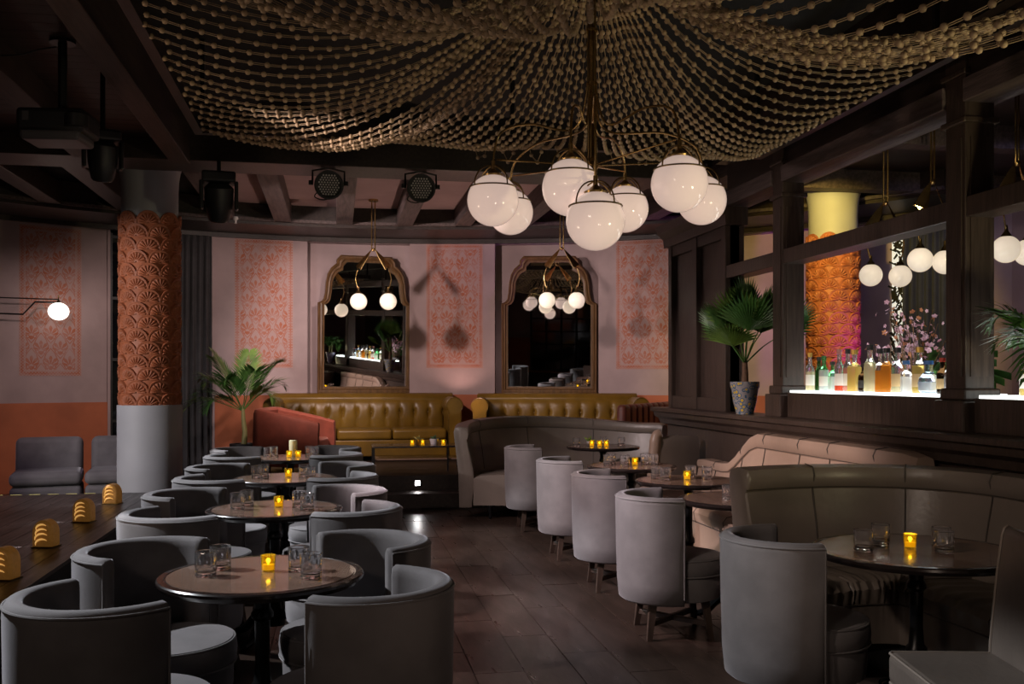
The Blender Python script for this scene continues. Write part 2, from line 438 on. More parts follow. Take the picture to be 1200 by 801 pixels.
# printed damask stencil
def stencil_mat():
    m = bpy.data.materials.new('stencil_print'); m.use_nodes = True; nt = m.node_tree; b = nt.nodes['Principled BSDF']
    uvn = nt.nodes.new('ShaderNodeUVMap'); sp = nt.nodes.new('ShaderNodeSeparateXYZ'); nt.links.new(uvn.outputs[0], sp.inputs[0])
    u, v = X(nt, sp.outputs[0]), X(nt, sp.outputs[1])           # metres from the panel centre line / bottom
    cw, ch = 0.235, 0.40
    total = None
    for off in (0.0, 0.5):
        x = ((u * (1 / cw) + (off + 0.5)).fract() - 0.5) * cw
        y = ((v * (1 / ch) + off).fract() - 0.5) * ch
        dia = x.abs() * (2 / cw) + y.abs() * (2 / ch)
        wave = (y * 31.4).cos() * 0.07
        line = ((dia + wave) - 0.86).abs().lt(0.055)
        yp = y + 0.055
        r = (x * x + yp * yp).sqrt(); th = x.atan2(yp)
        edge = ((th * 9.0).cos() * 0.020) + 0.088 + (th.cos() * 0.016)
        palm = r.lt(edge) * ((th * 9.0).cos()).gt(-0.60) * th.abs().lt(1.55) * r.gt(0.014)
        y2 = y + 0.095
        r2 = (x * x + y2 * y2).sqrt()
        bulb = r2.lt(0.026)
        x3 = x.abs() - 0.045; y3 = y + 0.082
        curl = ((x3 * x3 + y3 * y3).sqrt() - 0.020).abs().lt(0.0055)
        q = (palm.mx(bulb).mx(curl) * dia.lt(0.98)).mx(line)
        total = q if total is None else total.mx(q)
    at = nt.nodes.new('ShaderNodeAttribute'); at.attribute_type = 'OBJECT'; at.attribute_name = 'panel_size'
    sv = nt.nodes.new('ShaderNodeSeparateXYZ'); nt.links.new(at.outputs['Vector'], sv.inputs[0])
    hw, hh = X(nt, sv.outputs[0]), X(nt, sv.outputs[1])
    dx = hw - u.abs(); dyb = v; dyt = hh - v
    d = dx.op('MINIMUM', dyb).op('MINIMUM', dyt)
    inner = d.gt(0.078)
    band = d.lt(0.064) * d.gt(0.008)
    chk = ((u * 26.0).fract().gt(0.5) * 1.0 - (v * 26.0).fract().gt(0.5)).abs()
    border = band * (chk.gt(0.5).mx((d - 0.037).abs().lt(0.006)))
    pat = (inner * total).mx(border)
    nz = nt.nodes.new('ShaderNodeTexNoise'); nz.inputs['Scale'].default_value = 5.0; nz.inputs['Detail'].default_value = 8; nz.inputs['Roughness'].default_value = 0.7
    nt.links.new(uvn.outputs[0], nz.inputs[0])
    wear = X(nt, nz.outputs['Fac']).op('SUBTRACT', 0.27).op('MULTIPLY', 3.2, clamp=True)
    fac = pat * wear * 1.0
    base = nt.nodes.new('ShaderNodeMixRGB'); base.inputs[1].default_value = (0.43, 0.31, 0.30, 1); base.inputs[2].default_value = (0.41, 0.24, 0.21, 1)
    nt.links.new(nz.outputs['Fac'], base.inputs[0])
    mx = nt.nodes.new('ShaderNodeMixRGB'); nt.links.new(base.outputs[0], mx.inputs[1]); mx.inputs[2].default_value = (0.40, 0.115, 0.055, 1)
    nt.links.new(fac.k, mx.inputs[0]); nt.links.new(mx.outputs[0], b.inputs['Base Color'])
    b.inputs['Roughness'].default_value = 0.7
    MATS['stencil_print'] = m
stencil_mat()
def stencil(a, b, R, z0, z1, parent):
    mid = math.radians((a + b) / 2)
    def uv(co):
        ph = math.atan2(co.x - AC[0], co.y - AC[1])
        return ((ph - mid) * R, co.z - z0)
    o = arcwall(a, b, R - 0.004, R + 0.002, z0, z1).build('stencil_panel', 'stencil_print', parent, uv=uv)
    o['panel_size'] = (math.radians(b - a) / 2 * R, z1 - z0, 0.0)
stencil(-30.3, -25.2, 8.6, 1.52, 3.50, wall_left)
stencil(-11.75, -6.15, 8.43, 1.64, 3.50, wall_back)
stencil(7.1, 12.9, 8.43, 1.64, 3.50, wall_back)
stencil(26.4, 32.2, 8.43, 1.62, 3.50, wall_back)

# ---- tall window and its night view behind the column
win = struct(arcwall(-22.9, -13.75, 8.78, 8.84, 0, 3.9).build('window_1', 'night_glass'))
for ph in (-22.6, -20.6, -18.4, -16.2, -14.0):
    x, y = ap(ph, 8.74)
    G().box((x, y, 1.75), (0.05, 0.06, 3.5), -math.radians(ph)).build('mullion', 'black_metal', win, 0)
for z in (0.05, 0.9, 1.75, 2.6, 3.45):
    arcwall(-22.9, -13.75, 8.72, 8.78, z - 0.02, z + 0.02).build('transom', 'black_metal', win, 0)
for a in (-22.9, -13.75):
    arcwall(a - 0.12, a + 0.12, 8.58 if a < -20 else 8.41, 8.8, 0, 3.55).build('jamb', 'plaster', win)

# ---- the rear of the room (seen only in the mirrors)
wall_rear = struct(G().bx(-5.8, 9, -4.6, -4.4, 0, 3.9).build('wall_rear', 'plaster', smooth=0))
G().bx(-5.8, 9, -4.4, -4.385, 0, 1.2).build('wainscot', 'terracotta_paint', wall_rear, 0)
win3 = struct(G().bx(-1.2, 3.0, -4.38, -4.36, 0.1, 3.2).build('window_3', 'night_glass', smooth=0))
for k in range(9): G().bx(-1.2 + k * 0.525 - 0.03, -1.2 + k * 0.525 + 0.03, -4.36, -4.32, 0.1, 3.2).build('mullion', 'black_metal', win3, 0)
for k in range(8): G().bx(-1.2, 3.0, -4.36, -4.32, 0.1 + k * 0.44 - 0.02, 0.1 + k * 0.44 + 0.02).build('transom', 'black_metal', win3, 0)
struct(G().bx(-5.9, -5.7, -4.5, 12.4, 0, 3.9).build('wall_stage', 'plaster', smooth=0))
wr = struct(G().bx(7.85, 8.05, -4.5, 10.3, 0, 3.9).build('wall_right', 'plaster', smooth=0))
G().bx(7.83, 7.85, -4.5, 10.2, 0, 1.2).build('wainscot', 'terracotta_paint', wr, 0)

# ---- ceiling
pm('ceiling_black', (0.008, 0.007, 0.007), 0.85)
ceil = struct(G().bx(-7, 9, -4.5, 15.5, 3.92, 4.0).build('ceiling', 'ceiling_black', smooth=0))
y = -1.0
while y < 9.2:                                                     # boarded ceiling over the stage
    G().box((-3.55, y + 0.075, 3.70), (4.1, 0.146, 0.02)).build('plank', 'ceiling_plank', ceil, 0)
    y += 0.15
G().bx(-1.5, 3.6, 9.75, 14.9, 3.84, 3.88).build('plaster_field', 'ceiling_plaster', ceil, 0)
G().bx(3.8, 8.0, -4.4, 14.0, 3.84, 3.88).build('plaster_field', 'ceiling_plank', ceil, 0)
def beam(name, x0, x1, y0, y1, z0, z1, mat='beam_wood'):
    return struct(G().bx(x0, x1, y0, y1, z0, z1).build(name, mat, smooth=0, bevel=0.008))
n_trim = 2
def tbeam(*a, **k):
    global n_trim
    beam('trim_%d' % n_trim, *a, **k); n_trim += 1
tbeam(-1.50, -1.33, -1.5, 9.2, 3.46, 3.92)                         # long beam beside the canopy
tbeam(-2.34, -2.14, -1.5, 9.2, 3.48, 3.72)
tbeam(-3.44, -3.24, -1.5, 9.2, 3.48, 3.72)
tbeam(-5.7, 3.62, 9.2, 9.72, 3.50, 3.92, mat='dark_wood')          # cross beam carried by the column
for x in (-1.45, -0.72, 0.10, 0.92, 1.72, 2.52):
    tbeam(x - 0.11, x + 0.11, 9.72, 13.3, 3.60, 3.86, mat='grey_beam')
for x, yy in ((3.3, 13.1), (4.1, 12.8), (4.9, 12.4)):
    tbeam(x - 0.11, x + 0.11, 9.72 if x < 3.6 else 4.0, yy, 3.60, 3.86, mat='grey_beam')
for x in (-5.0, -4.2, -3.4, -2.6):
    tbeam(x - 0.11, x + 0.11, 9.72, 12.9, 3.60, 3.86, mat='dark_wood')
for y in (6.1, 8.0, 10.0):
    tbeam(3.8, 7.9, y - 0.1, y + 0.1, 3.62, 3.86, mat='grey_beam')
corn = struct(arcwall(-48, 60, 7.42, 8.8, 3.56, 3.90).build('trim_%d' % n_trim, 'dark_wood', smooth=0)); n_trim += 1
arcwall(-48, 60, 7.36, 7.42, 3.60, 3.64).build('moulding', 'grey_beam', corn, 0)
arcwall(-48, 60, 8.36, 8.43, 3.50, 3.565).build('moulding', 'dark_wood', corn, 0)
tbeam(-1.33, 3.62, -1.5, 0.6, 3.4, 3.92, mat='dark_wood')

# ---- columns with fish-scale fan relief
def fan_mesh(Rc):
    rr, nr = 0.120, 9
    na = nr * 4
    g = G(); vs = []; fs = []
    rad = [0.008, 0.022, 0.030, 0.062, 0.086, 0.092, 0.100, 0.106, 0.114, 0.120]
    amax = math.radians(102)
    for i in range(na + 1):
        a = -amax + 2 * amax * i / na
        ph = i % 4
        for k, r in enumerate(rad):
            h = 0.010 + 0.014 * max(0.0, (r * math.cos(a) + 0.03)) / 0.15
            if 2 <= k <= 4: h += {0: -0.008, 1: 0.005, 2: 0.008, 3: 0.005}[ph]
            elif k in (5, 6): h -= 0.005
            elif k in (7, 8): h += 0.003
            elif k == 9: h = 0.001
            s_, z_ = r * math.sin(a), r * math.cos(a) * 1.08
            vs.append(((Rc + h) * math.sin(s_ / Rc), -(Rc + h) * math.cos(s_ / Rc), z_))
    m = len(rad)
    for i in range(na):
        for k in range(m - 1): fs.append((i * m + k, (i + 1) * m + k, (i + 1) * m + k + 1, i * m + k + 1))
    g.add(vs, fs)
    return g.mesh('fan_tile', 'column_terracotta', 50)
fan_me = fan_mesh(0.285)
def column(name, label_, x, y):
    t = bpy.data.objects.new(name, None); COL.objects.link(t); t.location = (x, y, 0)
    t['label'] = label_; t['category'] = 'column'
    G().lathe([(0.278, 1.15), (0.278, 3.40), (0.284, 3.52), (0.300, 3.62), (0.330, 3.70), (0.335, 3.75), (0.335, 3.93)], 48).build('shaft', 'column_grey', t)
    G().lathe([(0.286, 1.215), (0.287, 1.25), (0.287, 3.06), (0.280, 3.07)], 48).build('relief_ground', 'column_terracotta', t)
    G().lathe([(0.318, 0.0), (0.318, 1.212), (0.314, 1.218), (0.27, 1.22)], 48).build('sleeve', 'column_grey', t)
    for row in range(15):
        z = 1.215 + row * 0.131
        for k in range(8):
            a = (k + 0.5 * (row % 2)) * PI / 4 + 0.12
            if row == 0: pass
            o = put('fan_tile', fan_me, t, (0, 0, z), a)
    return t
column('column', 'round column with terracotta fan-scale relief and pale grey base at the stage corner', -1.9, 10.38)
column('column', 'round column with fan-scale relief lit yellow and purple behind the bottle shelf', 5.75, 10.4)

# ---- dark timber partition on the right
PX = 3.60
part = struct(G().bx(PX, PX + 0.19, 0.5, 10.10, 0.0, 1.10).build('wall_partition', 'panel_wood', smooth=0))
led = G()
led.sweep([(0, 10.14), (0, 0.5)], [(PX + 0.2, 1.08), (PX + 0.2, 1.175), (PX - 0.17, 1.175), (PX - 0.185, 1.165), (PX - 0.185, 1.135), (PX - 0.15, 1.12), (PX - 0.14, 1.08), (PX - 0.09, 1.05), (PX - 0.07, 1.0), (PX - 0.0, 0.98), (PX - 0.0, 1.08)])
for i, v in enumerate(led.v): led.v[i] = (-v[0] if v[0] < 0 else v[0], v[1], v[2])
led.build('ledge', 'panel_wood', part, 25)
# panelled bay at the far end
bay = G().bx(PX + 0.05, PX + 0.14, 8.50, 10.08, 1.17, 2.93).build('bay_back', 'panel_wood', part, 0)
for y0, y1 in ((8.50, 8.60), (9.24, 9.38), (9.98, 10.08)):
    G().bx(PX, PX + 0.19, y0, y1, 1.17, 2.95).build('stile', 'panel_wood', part, 0, bevel=0.006)
for z0, z1 in ((1.17, 1.30), (2.82, 2.95)):
    G().bx(PX + 0.01, PX + 0.18, 8.52, 10.06, z0, z1).build('rail', 'panel_wood', part, 0, bevel=0.006)
G().sweep([(0, 10.16), (0, 8.44)], [(PX + 0.2, 2.93), (PX + 0.2, 3.16), (PX - 0.12, 3.16), (PX - 0.10, 3.08), (PX - 0.03, 3.02), (PX - 0.02, 2.93)]).build('bay_cornice', 'panel_wood', part, 20)
for o in [q for q in part.children if q.name.startswith('bay_cornice')]:
    for v in o.data.vertices: v.co.x = abs(v.co.x)
def post(y0):
    y1 = y0 + 0.185; c = (PX + 0.095, (y0 + y1) / 2)
    g = G().bx(PX, PX + 0.19, y0, y1, 1.17, 3.50)
    g.build('post', 'panel_wood', part, 0, bevel=0.006)
    G().bx(PX - 0.05, PX + 0.24, y0 - 0.05, y1 + 0.05, 1.17, 1.36).build('plinth', 'panel_wood', part, 0, bevel=0.012)
    G().bx(PX - 0.025, PX + 0.215, y0 - 0.025, y1 + 0.025, 1.36, 1.43).build('plinth', 'panel_wood', part, 0, bevel=0.012)
    for z in (2.98, 3.26):
        G().bx(PX - 0.022, PX + 0.212, y0 - 0.022, y1 + 0.022, z, z + 0.035).build('collar', 'panel_wood', part, 0, bevel=0.008)
    for (x0, x1, a, b) in ((PX - 0.008, PX + 0.0, y0 + 0.03, y1 - 0.03), (PX + 0.03, PX + 0.16, y0 - 0.008, y0)):
        G().bx(x0, x1, a, b, 1.50, 2.90).build('raised_panel', 'panel_wood', part, 0)
for y0 in (2.68, 5.0, 7.32): post(y0)
for y0, y1 in ((0.5, 2.68), (2.865, 5.0), (5.185, 7.32), (7.505, 8.5)):
    G().bx(PX + 0.005, PX + 0.185, y0, y1, 2.43, 2.55).build('middle_beam', 'panel_wood', part, 0, bevel=0.006)
    G().bx(PX - 0.02, PX + 0.21, y0, y1, 3.10, 3.235).build('upper_beam', 'grey_beam', part, 0, bevel=0.006)
    G().bx(PX + 0.02, PX + 0.17, y0, y1, 3.235, 3.92).build('fascia', 'dark_wood', part, 0)
G().bx(PX - 0.10, PX + 0.02, 0.5, 8.5, 3.50, 3.92).build('fascia', 'dark_wood', part, 0)
# lit bottle shelf between the posts
for y0, y1 in ((4.30, 4.92), (5.26, 7.24)):
    G().bx(PX + 0.0, PX + 0.50, y0, y1, 1.175, 1.375).build('shelf_box', 'panel_wood', part, 0, bevel=0.006)
    G().bx(PX + 0.015, PX + 0.49, y0 + 0.02, y1 - 0.02, 1.375, 1.392).build('light_panel', 'counter_light', part, 0)
# coloured column and wall spots, plus added spots, beyond the bar opening
spot('spot_light', (4.5, 8.7, 3.45), (5.6, 10.4, 2.6), 230, 70, (1.0, 0.72, 0.16), 0.5)
spot('spot_light', (6.25, 8.9, 0.6), (5.75, 10.3, 1.5), 170, 52, (0.62, 0.08, 0.95), 0.6)
spot('spot_light', (4.05, 4.9, 3.3), (4.35, 6.5, 1.8), 45, 44, (1.0, 0.9, 0.95), 0.6)  # added to lift the dim flower arrangement
spot('spot_light', (4.15, 5.6, 3.2), (5.1, 7.7, 2.9), 40, 50, (1.0, 0.82, 0.5), 0.6)  # added to pick out the bar pendants, no fixture of its own
spot('spot_light', (5.6, 6.2, 3.5), (7.3, 11.0, 1.9), 60, 50, (0.55, 0.5, 1.0), 0.6)

# ================================================================ FURNITURE
# ---- grey velvet barrel chair
def make_chair():
    t = thing('barrel_chair', '', 'chair')
    Ro = 0.292
    prof = [(Ro - 0.034, 0.208), (Ro - 0.016, 0.222), (Ro - 0.006, 0.32), (Ro, 0.52), (Ro + 0.004, 0.777), (Ro + 0.002, 0.800), (Ro - 0.010, 0.815),
            (Ro - 0.030, 0.820), (Ro - 0.048, 0.815), (Ro - 0.058, 0.800), (Ro - 0.060, 0.777), (Ro - 0.058, 0.52), (Ro - 0.055, 0.222), (Ro - 0.046, 0.208)]
    A = 97
    n = 33
    angs = [-A + 2 * A * i / (n - 1) for i in range(n)]
    angs = [-A - 2.5] + angs + [A + 2.5]
    # chair faces +x: the back is wrapped around -x
    path = []
    g = G(); k = len(prof); vs = []; fs = []
    pcx = Ro - 0.03
    for i, a in enumerate(angs):
        q = math.radians(180 + a); end = i in (0, len(angs) - 1)
        for r, z in prof:
            rr = pcx + (r - pcx) * (0.55 if end else 1.0); zz = z - (0.010 if end and z > 0.5 else 0)
            vs.append((rr * math.cos(q), rr * math.sin(q), zz))
    m = len(angs)
    for i in range(m - 1):
        for j in range(k):
            l = (j + 1) % k
            fs.append((i * k + j, (i + 1) * k + j, (i + 1) * k + l, i * k + l))
    fs.append(tuple(range(k))); fs.append(tuple((m - 1) * k + j for j in range(k)))
    g.add(vs, fs)
    bk = g.build('backrest', 'velvet', t, 50)
    pts = [((Ro + 0.003) * math.cos(math.radians(180 + a)), (Ro + 0.003) * math.sin(math.radians(180 + a)), 0.800) for a in angs[1:-1]]
    pi_ = G().tube(pts, 0.0045, 6)
    for s_ in (-1, 1):
        q = math.radians(180 + s_ * A)
        pi_.tube([((Ro + 0.001) * math.cos(q), (Ro + 0.001) * math.sin(q), z) for z in (0.25, 0.5, 0.800)], 0.0045, 6)
    pi_.build('piping', 'velvet_piping', bk)
    G().lathe([(0.001, 0.215), (0.215, 0.215), (0.252, 0.228), (0.258, 0.27), (0.260, 0.350), (0.254, 0.362), (0.001, 0.362)], 36, (0.065, 0, 0)).build('seat_base', 'velvet', t, 40)
    cu = G().lathe([(0.001, 0.360), (0.250, 0.360), (0.262, 0.375), (0.266, 0.41), (0.262, 0.445), (0.250, 0.464), (0.20, 0.472), (0.001, 0.478)], 36, (0.075, 0, 0)).build('seat_cushion', 'velvet', t, 40)
    cp = G()
    for rr, zz in ((0.262, 0.368), (0.256, 0.457)):
        cp.tube([(0.075 + rr * math.cos(2 * PI * i / 36), rr * math.sin(2 * PI * i / 36), zz) for i in range(36)], 0.0045, 6, True)
    cp.build('piping', 'velvet_piping', cu)
    for sx in (-1, 1):
        for sy in (-1, 1):
            lg = G(); b = Vector((0.04 + sx * 0.150, sy * 0.150, 0.225)); e = Vector((0.04 + sx * 0.178, sy * 0.178, 0.0))
            for a_, w in ((b, 0.022), (e, 0.015)):
                lg.v += [(a_.x - w, a_.y - w, a_.z), (a_.x + w, a_.y - w, a_.z), (a_.x + w, a_.y + w, a_.z), (a_.x - w, a_.y + w, a_.z)]
            lg.f += [(0, 1, 2, 3), (4, 7, 6, 5), (0, 4, 5, 1), (1, 5, 6, 2), (2, 6, 7, 3), (3, 7, 4, 0)]
            lg.build('leg', 'chair_leg_wood', t, 0)
    for rz in (PI / 4, -PI / 4):
        G().box((0.04, 0, 0.088 + 0.004 * (rz > 0)), (0.47, 0.028, 0.03), rz).build('stretcher', 'chair_leg_wood', t, 0, bevel=0.003)
    return t
chair0 = make_chair(); used = [False]
def place_chair(x, y, face, label, group):
    rz = math.radians(face)
    if not used[0]:
        used[0] = True; chair0.location = (x, y, 0); chair0.rotation_euler = (0, 0, rz); chair0['label'] = label; chair0['group'] = group; return chair0
    return dup(chair0, (x, y, 0), rz, label, group)

# ---- pedestal table
def make_table(name, label, x, y, D=0.76, group=None, rz=0.0, h=0.75):
    t = thing(name, label, 'table', (x, y, 0), rz, group)
    R = D / 2
    top = G().lathe([(0.001, h - 0.036), (R - 0.03, h - 0.036), (R - 0.012, h - 0.032), (R - 0.004, h - 0.022), (R, h - 0.016), (R, h - 0.006), (R - 0.006, h - 0.001), (R - 0.028, h), (R - 0.031, h - 0.003), (R - 0.034, h - 0.003), (0.001, h - 0.003)], 64).build('table_rim', 'table_edge', t, 30)
    G().lathe([(0.001, h - 0.004), (R - 0.036, h - 0.004), (R - 0.036, h), (0.001, h)], 64).build('table_top', 'table_top', t, 30)
    G().lathe([(0.001, h - 0.034), (0.17, h - 0.034), (0.17, h - 0.046), (0.06, h - 0.055), (0.034, h - 0.08), (0.030, h - 0.13), (0.042, h - 0.15), (0.042, h - 0.165), (0.029, h - 0.18),
               (0.027, 0.42), (0.032, 0.34), (0.044, 0.325), (0.047, 0.30), (0.036, 0.285), (0.038, 0.24), (0.052, 0.20), (0.060, 0.165), (0.050, 0.13), (0.058, 0.11), (0.058, 0.085), (0.001, 0.08)], 20).build('pedestal', 'cast_iron', t)
    for k in range(4):
        a = k * PI / 2 + PI / 4
        pts = smoothpath([(0.03, 0, 0.135), (0.09, 0, 0.150), (0.15, 0, 0.105), (0.20, 0, 0.050), (0.245, 0, 0.028), (0.275, 0, 0.022)], 5)
        n = len(pts)
        g = G().tube(pts, [0.030 - 0.012 * i / (n - 1) for i in range(n)], 8)
        g.ball((0.275, 0, 0.024), 0.024, 10, 6)
        c2 = smoothpath([(0.07, 0, 0.13), (0.11, 0, 0.175), (0.145, 0, 0.165), (0.14, 0, 0.135), (0.115, 0, 0.135)], 5)
        g.tube(c2, 0.008, 6)
        o = g.build('foot', 'cast_iron', t); o.rotation_euler = (0, 0, a)
    return t
LT = [(-0.28, 3.75), (-0.35, 5.62), (-0.38, 7.33), (-0.43, 9.22)]
tname = ['the third table from the pillar-candle table', 'the second table from the pillar-candle table', 'the table next to the pillar-candle table', 'the pillar-candle table']
tshort = ['third table from pillar candle', 'second table from pillar candle', 'table next to pillar-candle table', 'pillar-candle table']
tlab = ['dark round cafe table in the stage-side row, third from the pillar-candle table',
        'dark round cafe table in the stage-side row, second from the pillar-candle table',
        'dark round cafe table in the stage-side row, next to the pillar-candle table',
        'dark round cafe table with a cream pillar candle, by the platform steps']
OFF = [(-0.435, -0.56, 37, 'stage side', 'facing the steps'), (-0.46, 0.26, -30, 'stage side', 'back to the steps'),
       (0.385, -0.51, 150, 'aisle side', 'facing the steps'), (0.37, 0.28, 208, 'aisle side', 'back to the steps')]
for i, (x, y) in enumerate(LT):
    make_table('cafe_table', tlab[i], x, y, 0.765, 'round cafe tables of the stage-side row', rz=0.2 * i)
    for dx, dy, fc, side, fz in OFF:
        place_chair(x + dx + random.uniform(-0.02, 0.02), y + dy + random.uniform(-0.02, 0.02), fc + random.uniform(-5, 5),
                    'grey velvet barrel chair, %s of %s, %s' % (side, tshort[i], fz), 'barrel chairs around the stage-side tables')
RC = [(1.93, 3.86, -5), (1.90, 5.36, -6), (1.94, 6.60, -5), (1.93, 7.78, -3), (1.92, 9.28, -4)]
rl = ['at the large booth table beside the leather side chair', 'next to the booth end along the aisle', 'third from the curved corner sofa along the aisle', 'second from the curved corner sofa along the aisle', 'closest to the curved corner sofa along the aisle']
for (x, y, fc), l in zip(RC, rl):
    place_chair(x, y, fc, 'grey velvet barrel chair ' + l, 'barrel chairs facing the banquette')
RT = {'e': (2.47, 3.76, 0.88), 'd': (2.45, 5.55, 0.76), 'c': (2.52, 6.62, 0.76), 'b': (2.47, 7.83, 0.76), 'a': (2.86, 10.1, 0.80)}
rlab = {'e': 'large dark round table in front of the curved taupe booth', 'd': 'small dark round table right behind the back of the taupe booth',
        'c': 'dark round table at the beige banquette, between two others', 'b': 'dark round table near the low end of the beige banquette',
        'a': 'dark round table inside the curved corner sofa with three votives and air plant'}
for k, (x, y, D) in RT.items(): make_table('cafe_table', rlab[k], x, y, D, 'round tables along the banquette', rz=0.3)

# ---- banquettes and booths
def pleat(n, amp):                       # pleated leather panel displacement
    return lambda u, v: amp * (abs(math.sin(PI * u * n)) ** 0.5)
def leather_run(name, label, cat, path, hs, mat, depth=0.52, hb=1.02, seams=6, seat_h=0.46, legs=(), seat=True, thick=0.13, lean=0.06, folds=0.0):
    """upholstered bench following a plan path; the seat is to the right of travel"""
    t = thing(name, label, cat, (path[0][0], path[0][1], 0))
    L = [(p[0] - path[0][0], p[1] - path[0][1]) for p in path]
    bp = [(-thick, 0.12), (-thick - 0.01, 0.5), (-thick - lean, hb - 0.06), (-thick - lean + 0.012, hb - 0.015), (-thick * 0.5 - lean, hb), (-lean + 0.02, hb - 0.012), (-lean + 0.036, hb - 0.05), (-lean + 0.030, hb - 0.11), (-lean + 0.012, hb - 0.13),
          (-0.005, 0.68), (0.02, 0.52), (0.03, seat_h - 0.06), (0.0, 0.12)]
    bk = G().sweep(L, bp, hs=hs, ends=0.25).build('backrest', mat, t, 40)
    rp = [(-lean + 0.022, hb - 0.120)]
    # seam cord under the top roll and vertical seams
    cord = G(); P3 = []
    m = len(L)
    def frame(i):
        a = Vector(L[max(0, i - 1)]); b = Vector(L[min(m - 1, i + 1)]); tt = (b - a).normalized(); return Vector((tt.y, -tt.x))
    for i in range(m):
        n_ = frame(i); h = hs(i / (m - 1)) if hs else 1.0
        p = Vector(L[i]) + n_ * (-lean + 0.020); P3.append((p.x, p.y, (hb - 0.118) * h))
    cord.tube(P3, 0.0045, 6)
    for k in range(1, seams):
        i = round(k * (m - 1) / seams); n_ = frame(i); h = hs(i / (m - 1)) if hs else 1.0
        pts = []
        for o_, z_ in ((0.028, seat_h + 0.01), (-0.001, 0.68), (-lean + 0.017, hb - 0.13), (-lean + 0.040, hb - 0.05), (-lean + 0.02, hb - 0.008), (-thick * 0.5 - lean, hb + 0.003)):
            q = Vector(L[i]) + n_ * o_; pts.append((q.x, q.y, z_ * h))
        cord.tube(pts, 0.004, 6)
    cord.build('seam', 'seam_leather', bk)
    if seat:
        sp = [(0.02, 0.14), (0.02, seat_h - 0.03), (0.10, seat_h), (depth - 0.10, seat_h + 0.012), (depth - 0.02, seat_h - 0.004), (depth + 0.008, seat_h - 0.04), (depth, seat_h - 0.10), (depth - 0.012, seat_h - 0.125), (depth - 0.014, 0.14)]
        sg = G().sweep(L, sp, ends=0.05); ks = len(sp)
        if folds:                                     # gathered leather along the front edge
            for i in range(1, m - 1):
                for q in (3, 4, 5, 6):
                    v_ = sg.v[i * ks + q]; w_ = folds * math.sin(i * 1.55 + q * 0.9 + 0.8 * math.sin(i * 0.37)); n_ = frame(i)
                    sg.v[i * ks + q] = (v_[0] + n_.x * w_, v_[1] + n_.y * w_, v_[2] + w_ * 0.8)
        so = sg.build('seat', mat, t, 40)
        sc = G()
        pts = []
        for i in range(m):
            q = Vector(L[i]) + frame(i) * (depth - 0.008); pts.append((q.x, q.y, seat_h - 0.118))
        sc.tube(pts, 0.005, 6)
        for k in range(1, seams):
            i = round(k * (m - 1) / seams); n_ = frame(i)
            sc.tube([tuple(Vector(L[i]) + n_ * o_) + (z_,) for o_, z_ in ((0.10, seat_h + 0.002), (depth - 0.10, seat_h + 0.014), (depth - 0.02, seat_h - 0.002), (depth + 0.010, seat_h - 0.04), (depth - 0.004, seat_h - 0.115))], 0.0035, 6)
        sc.build('seam', 'seam_leather', so)
        pl = G().sweep(L, [(-thick + 0.02, 0.0), (-thick + 0.02, 0.13), (depth - 0.06, 0.13), (depth - 0.06, 0.0)]).build('plinth', 'black_plastic', t, 0) if not legs else None
    for (lx, ly) in legs:
        o = G().lathe([(0.001, 0), (0.013, 0), (0.018, 0.02), (0.014, 0.035), (0.024, 0.10), (0.030, 0.14), (0.001, 0.15)], 12).build('leg', 'cast_iron', t)
        o.location = (lx - path[0][0], ly - path[0][1], 0)
    return t
pm('seam_leather', (0.06, 0.05, 0.042), 0.5)

# wall banquette along the partition; travel towards the camera (-y) so the seat lies to the right (-x)
pb = [Vector((3.38, 8.75 - 3.55 * i / 24)) for i in range(25)]
hs1 = lambda t: 0.70 + 0.30 * min(1.0, max(0.0, (t - 0.18) / 0.20)) ** 2 * (3 - 2 * min(1.0, max(0.0, (t - 0.18) / 0.20)))
leather_run('wall_banquette', 'long beige leather banquette with sweeping low end against the dark timber partition', 'banquette', [tuple(p) for p in pb], hs1, 'beige_leather', depth=0.56, hb=1.04, seams=7)
# near booth: across the aisle end, then turning along the partition towards the camera
bp_ = smoothpath([(2.20, 4.84, 0), (2.50, 4.93, 0), (2.85, 4.92, 0), (3.14, 4.78, 0), (3.30, 4.50, 0), (3.33, 4.1, 0), (3.33, 3.5, 0), (3.33, 2.6, 0)], 16)
leather_run('curved_booth', 'curved taupe leather booth with a pleated back behind the large round table', 'booth', [(p.x, p.y) for p in bp_], None, 'taupe_leather', depth=0.50, hb=1.0, seams=5, folds=0.007)
# far curved corner sofa: arc bulging away from the camera
cp_ = smoothpath([(1.40, 10.05, 0), (1.52, 10.45, 0), (1.90, 10.80, 0), (2.45, 10.98, 0), (3.05, 10.92, 0), (3.62, 10.60, 0), (3.95, 10.1, 0)], 16)
cp_ = [p for p in cp_ if p.x < 3.7]
far_sofa = leather_run('corner_sofa', 'large curved taupe leather sofa wrapping the table below the platform', 'sofa', [(p.x, p.y) for p in cp_], lambda t: 0.97 + 0.08 * math.sin(PI * min(1, t * 1.1)), 'taupe_leather', depth=0.5, hb=1.0, seams=4, folds=0.006,
                       legs=((1.60, 10.02), (1.95, 10.35), (2.5, 10.45), (3.1, 10.42)))
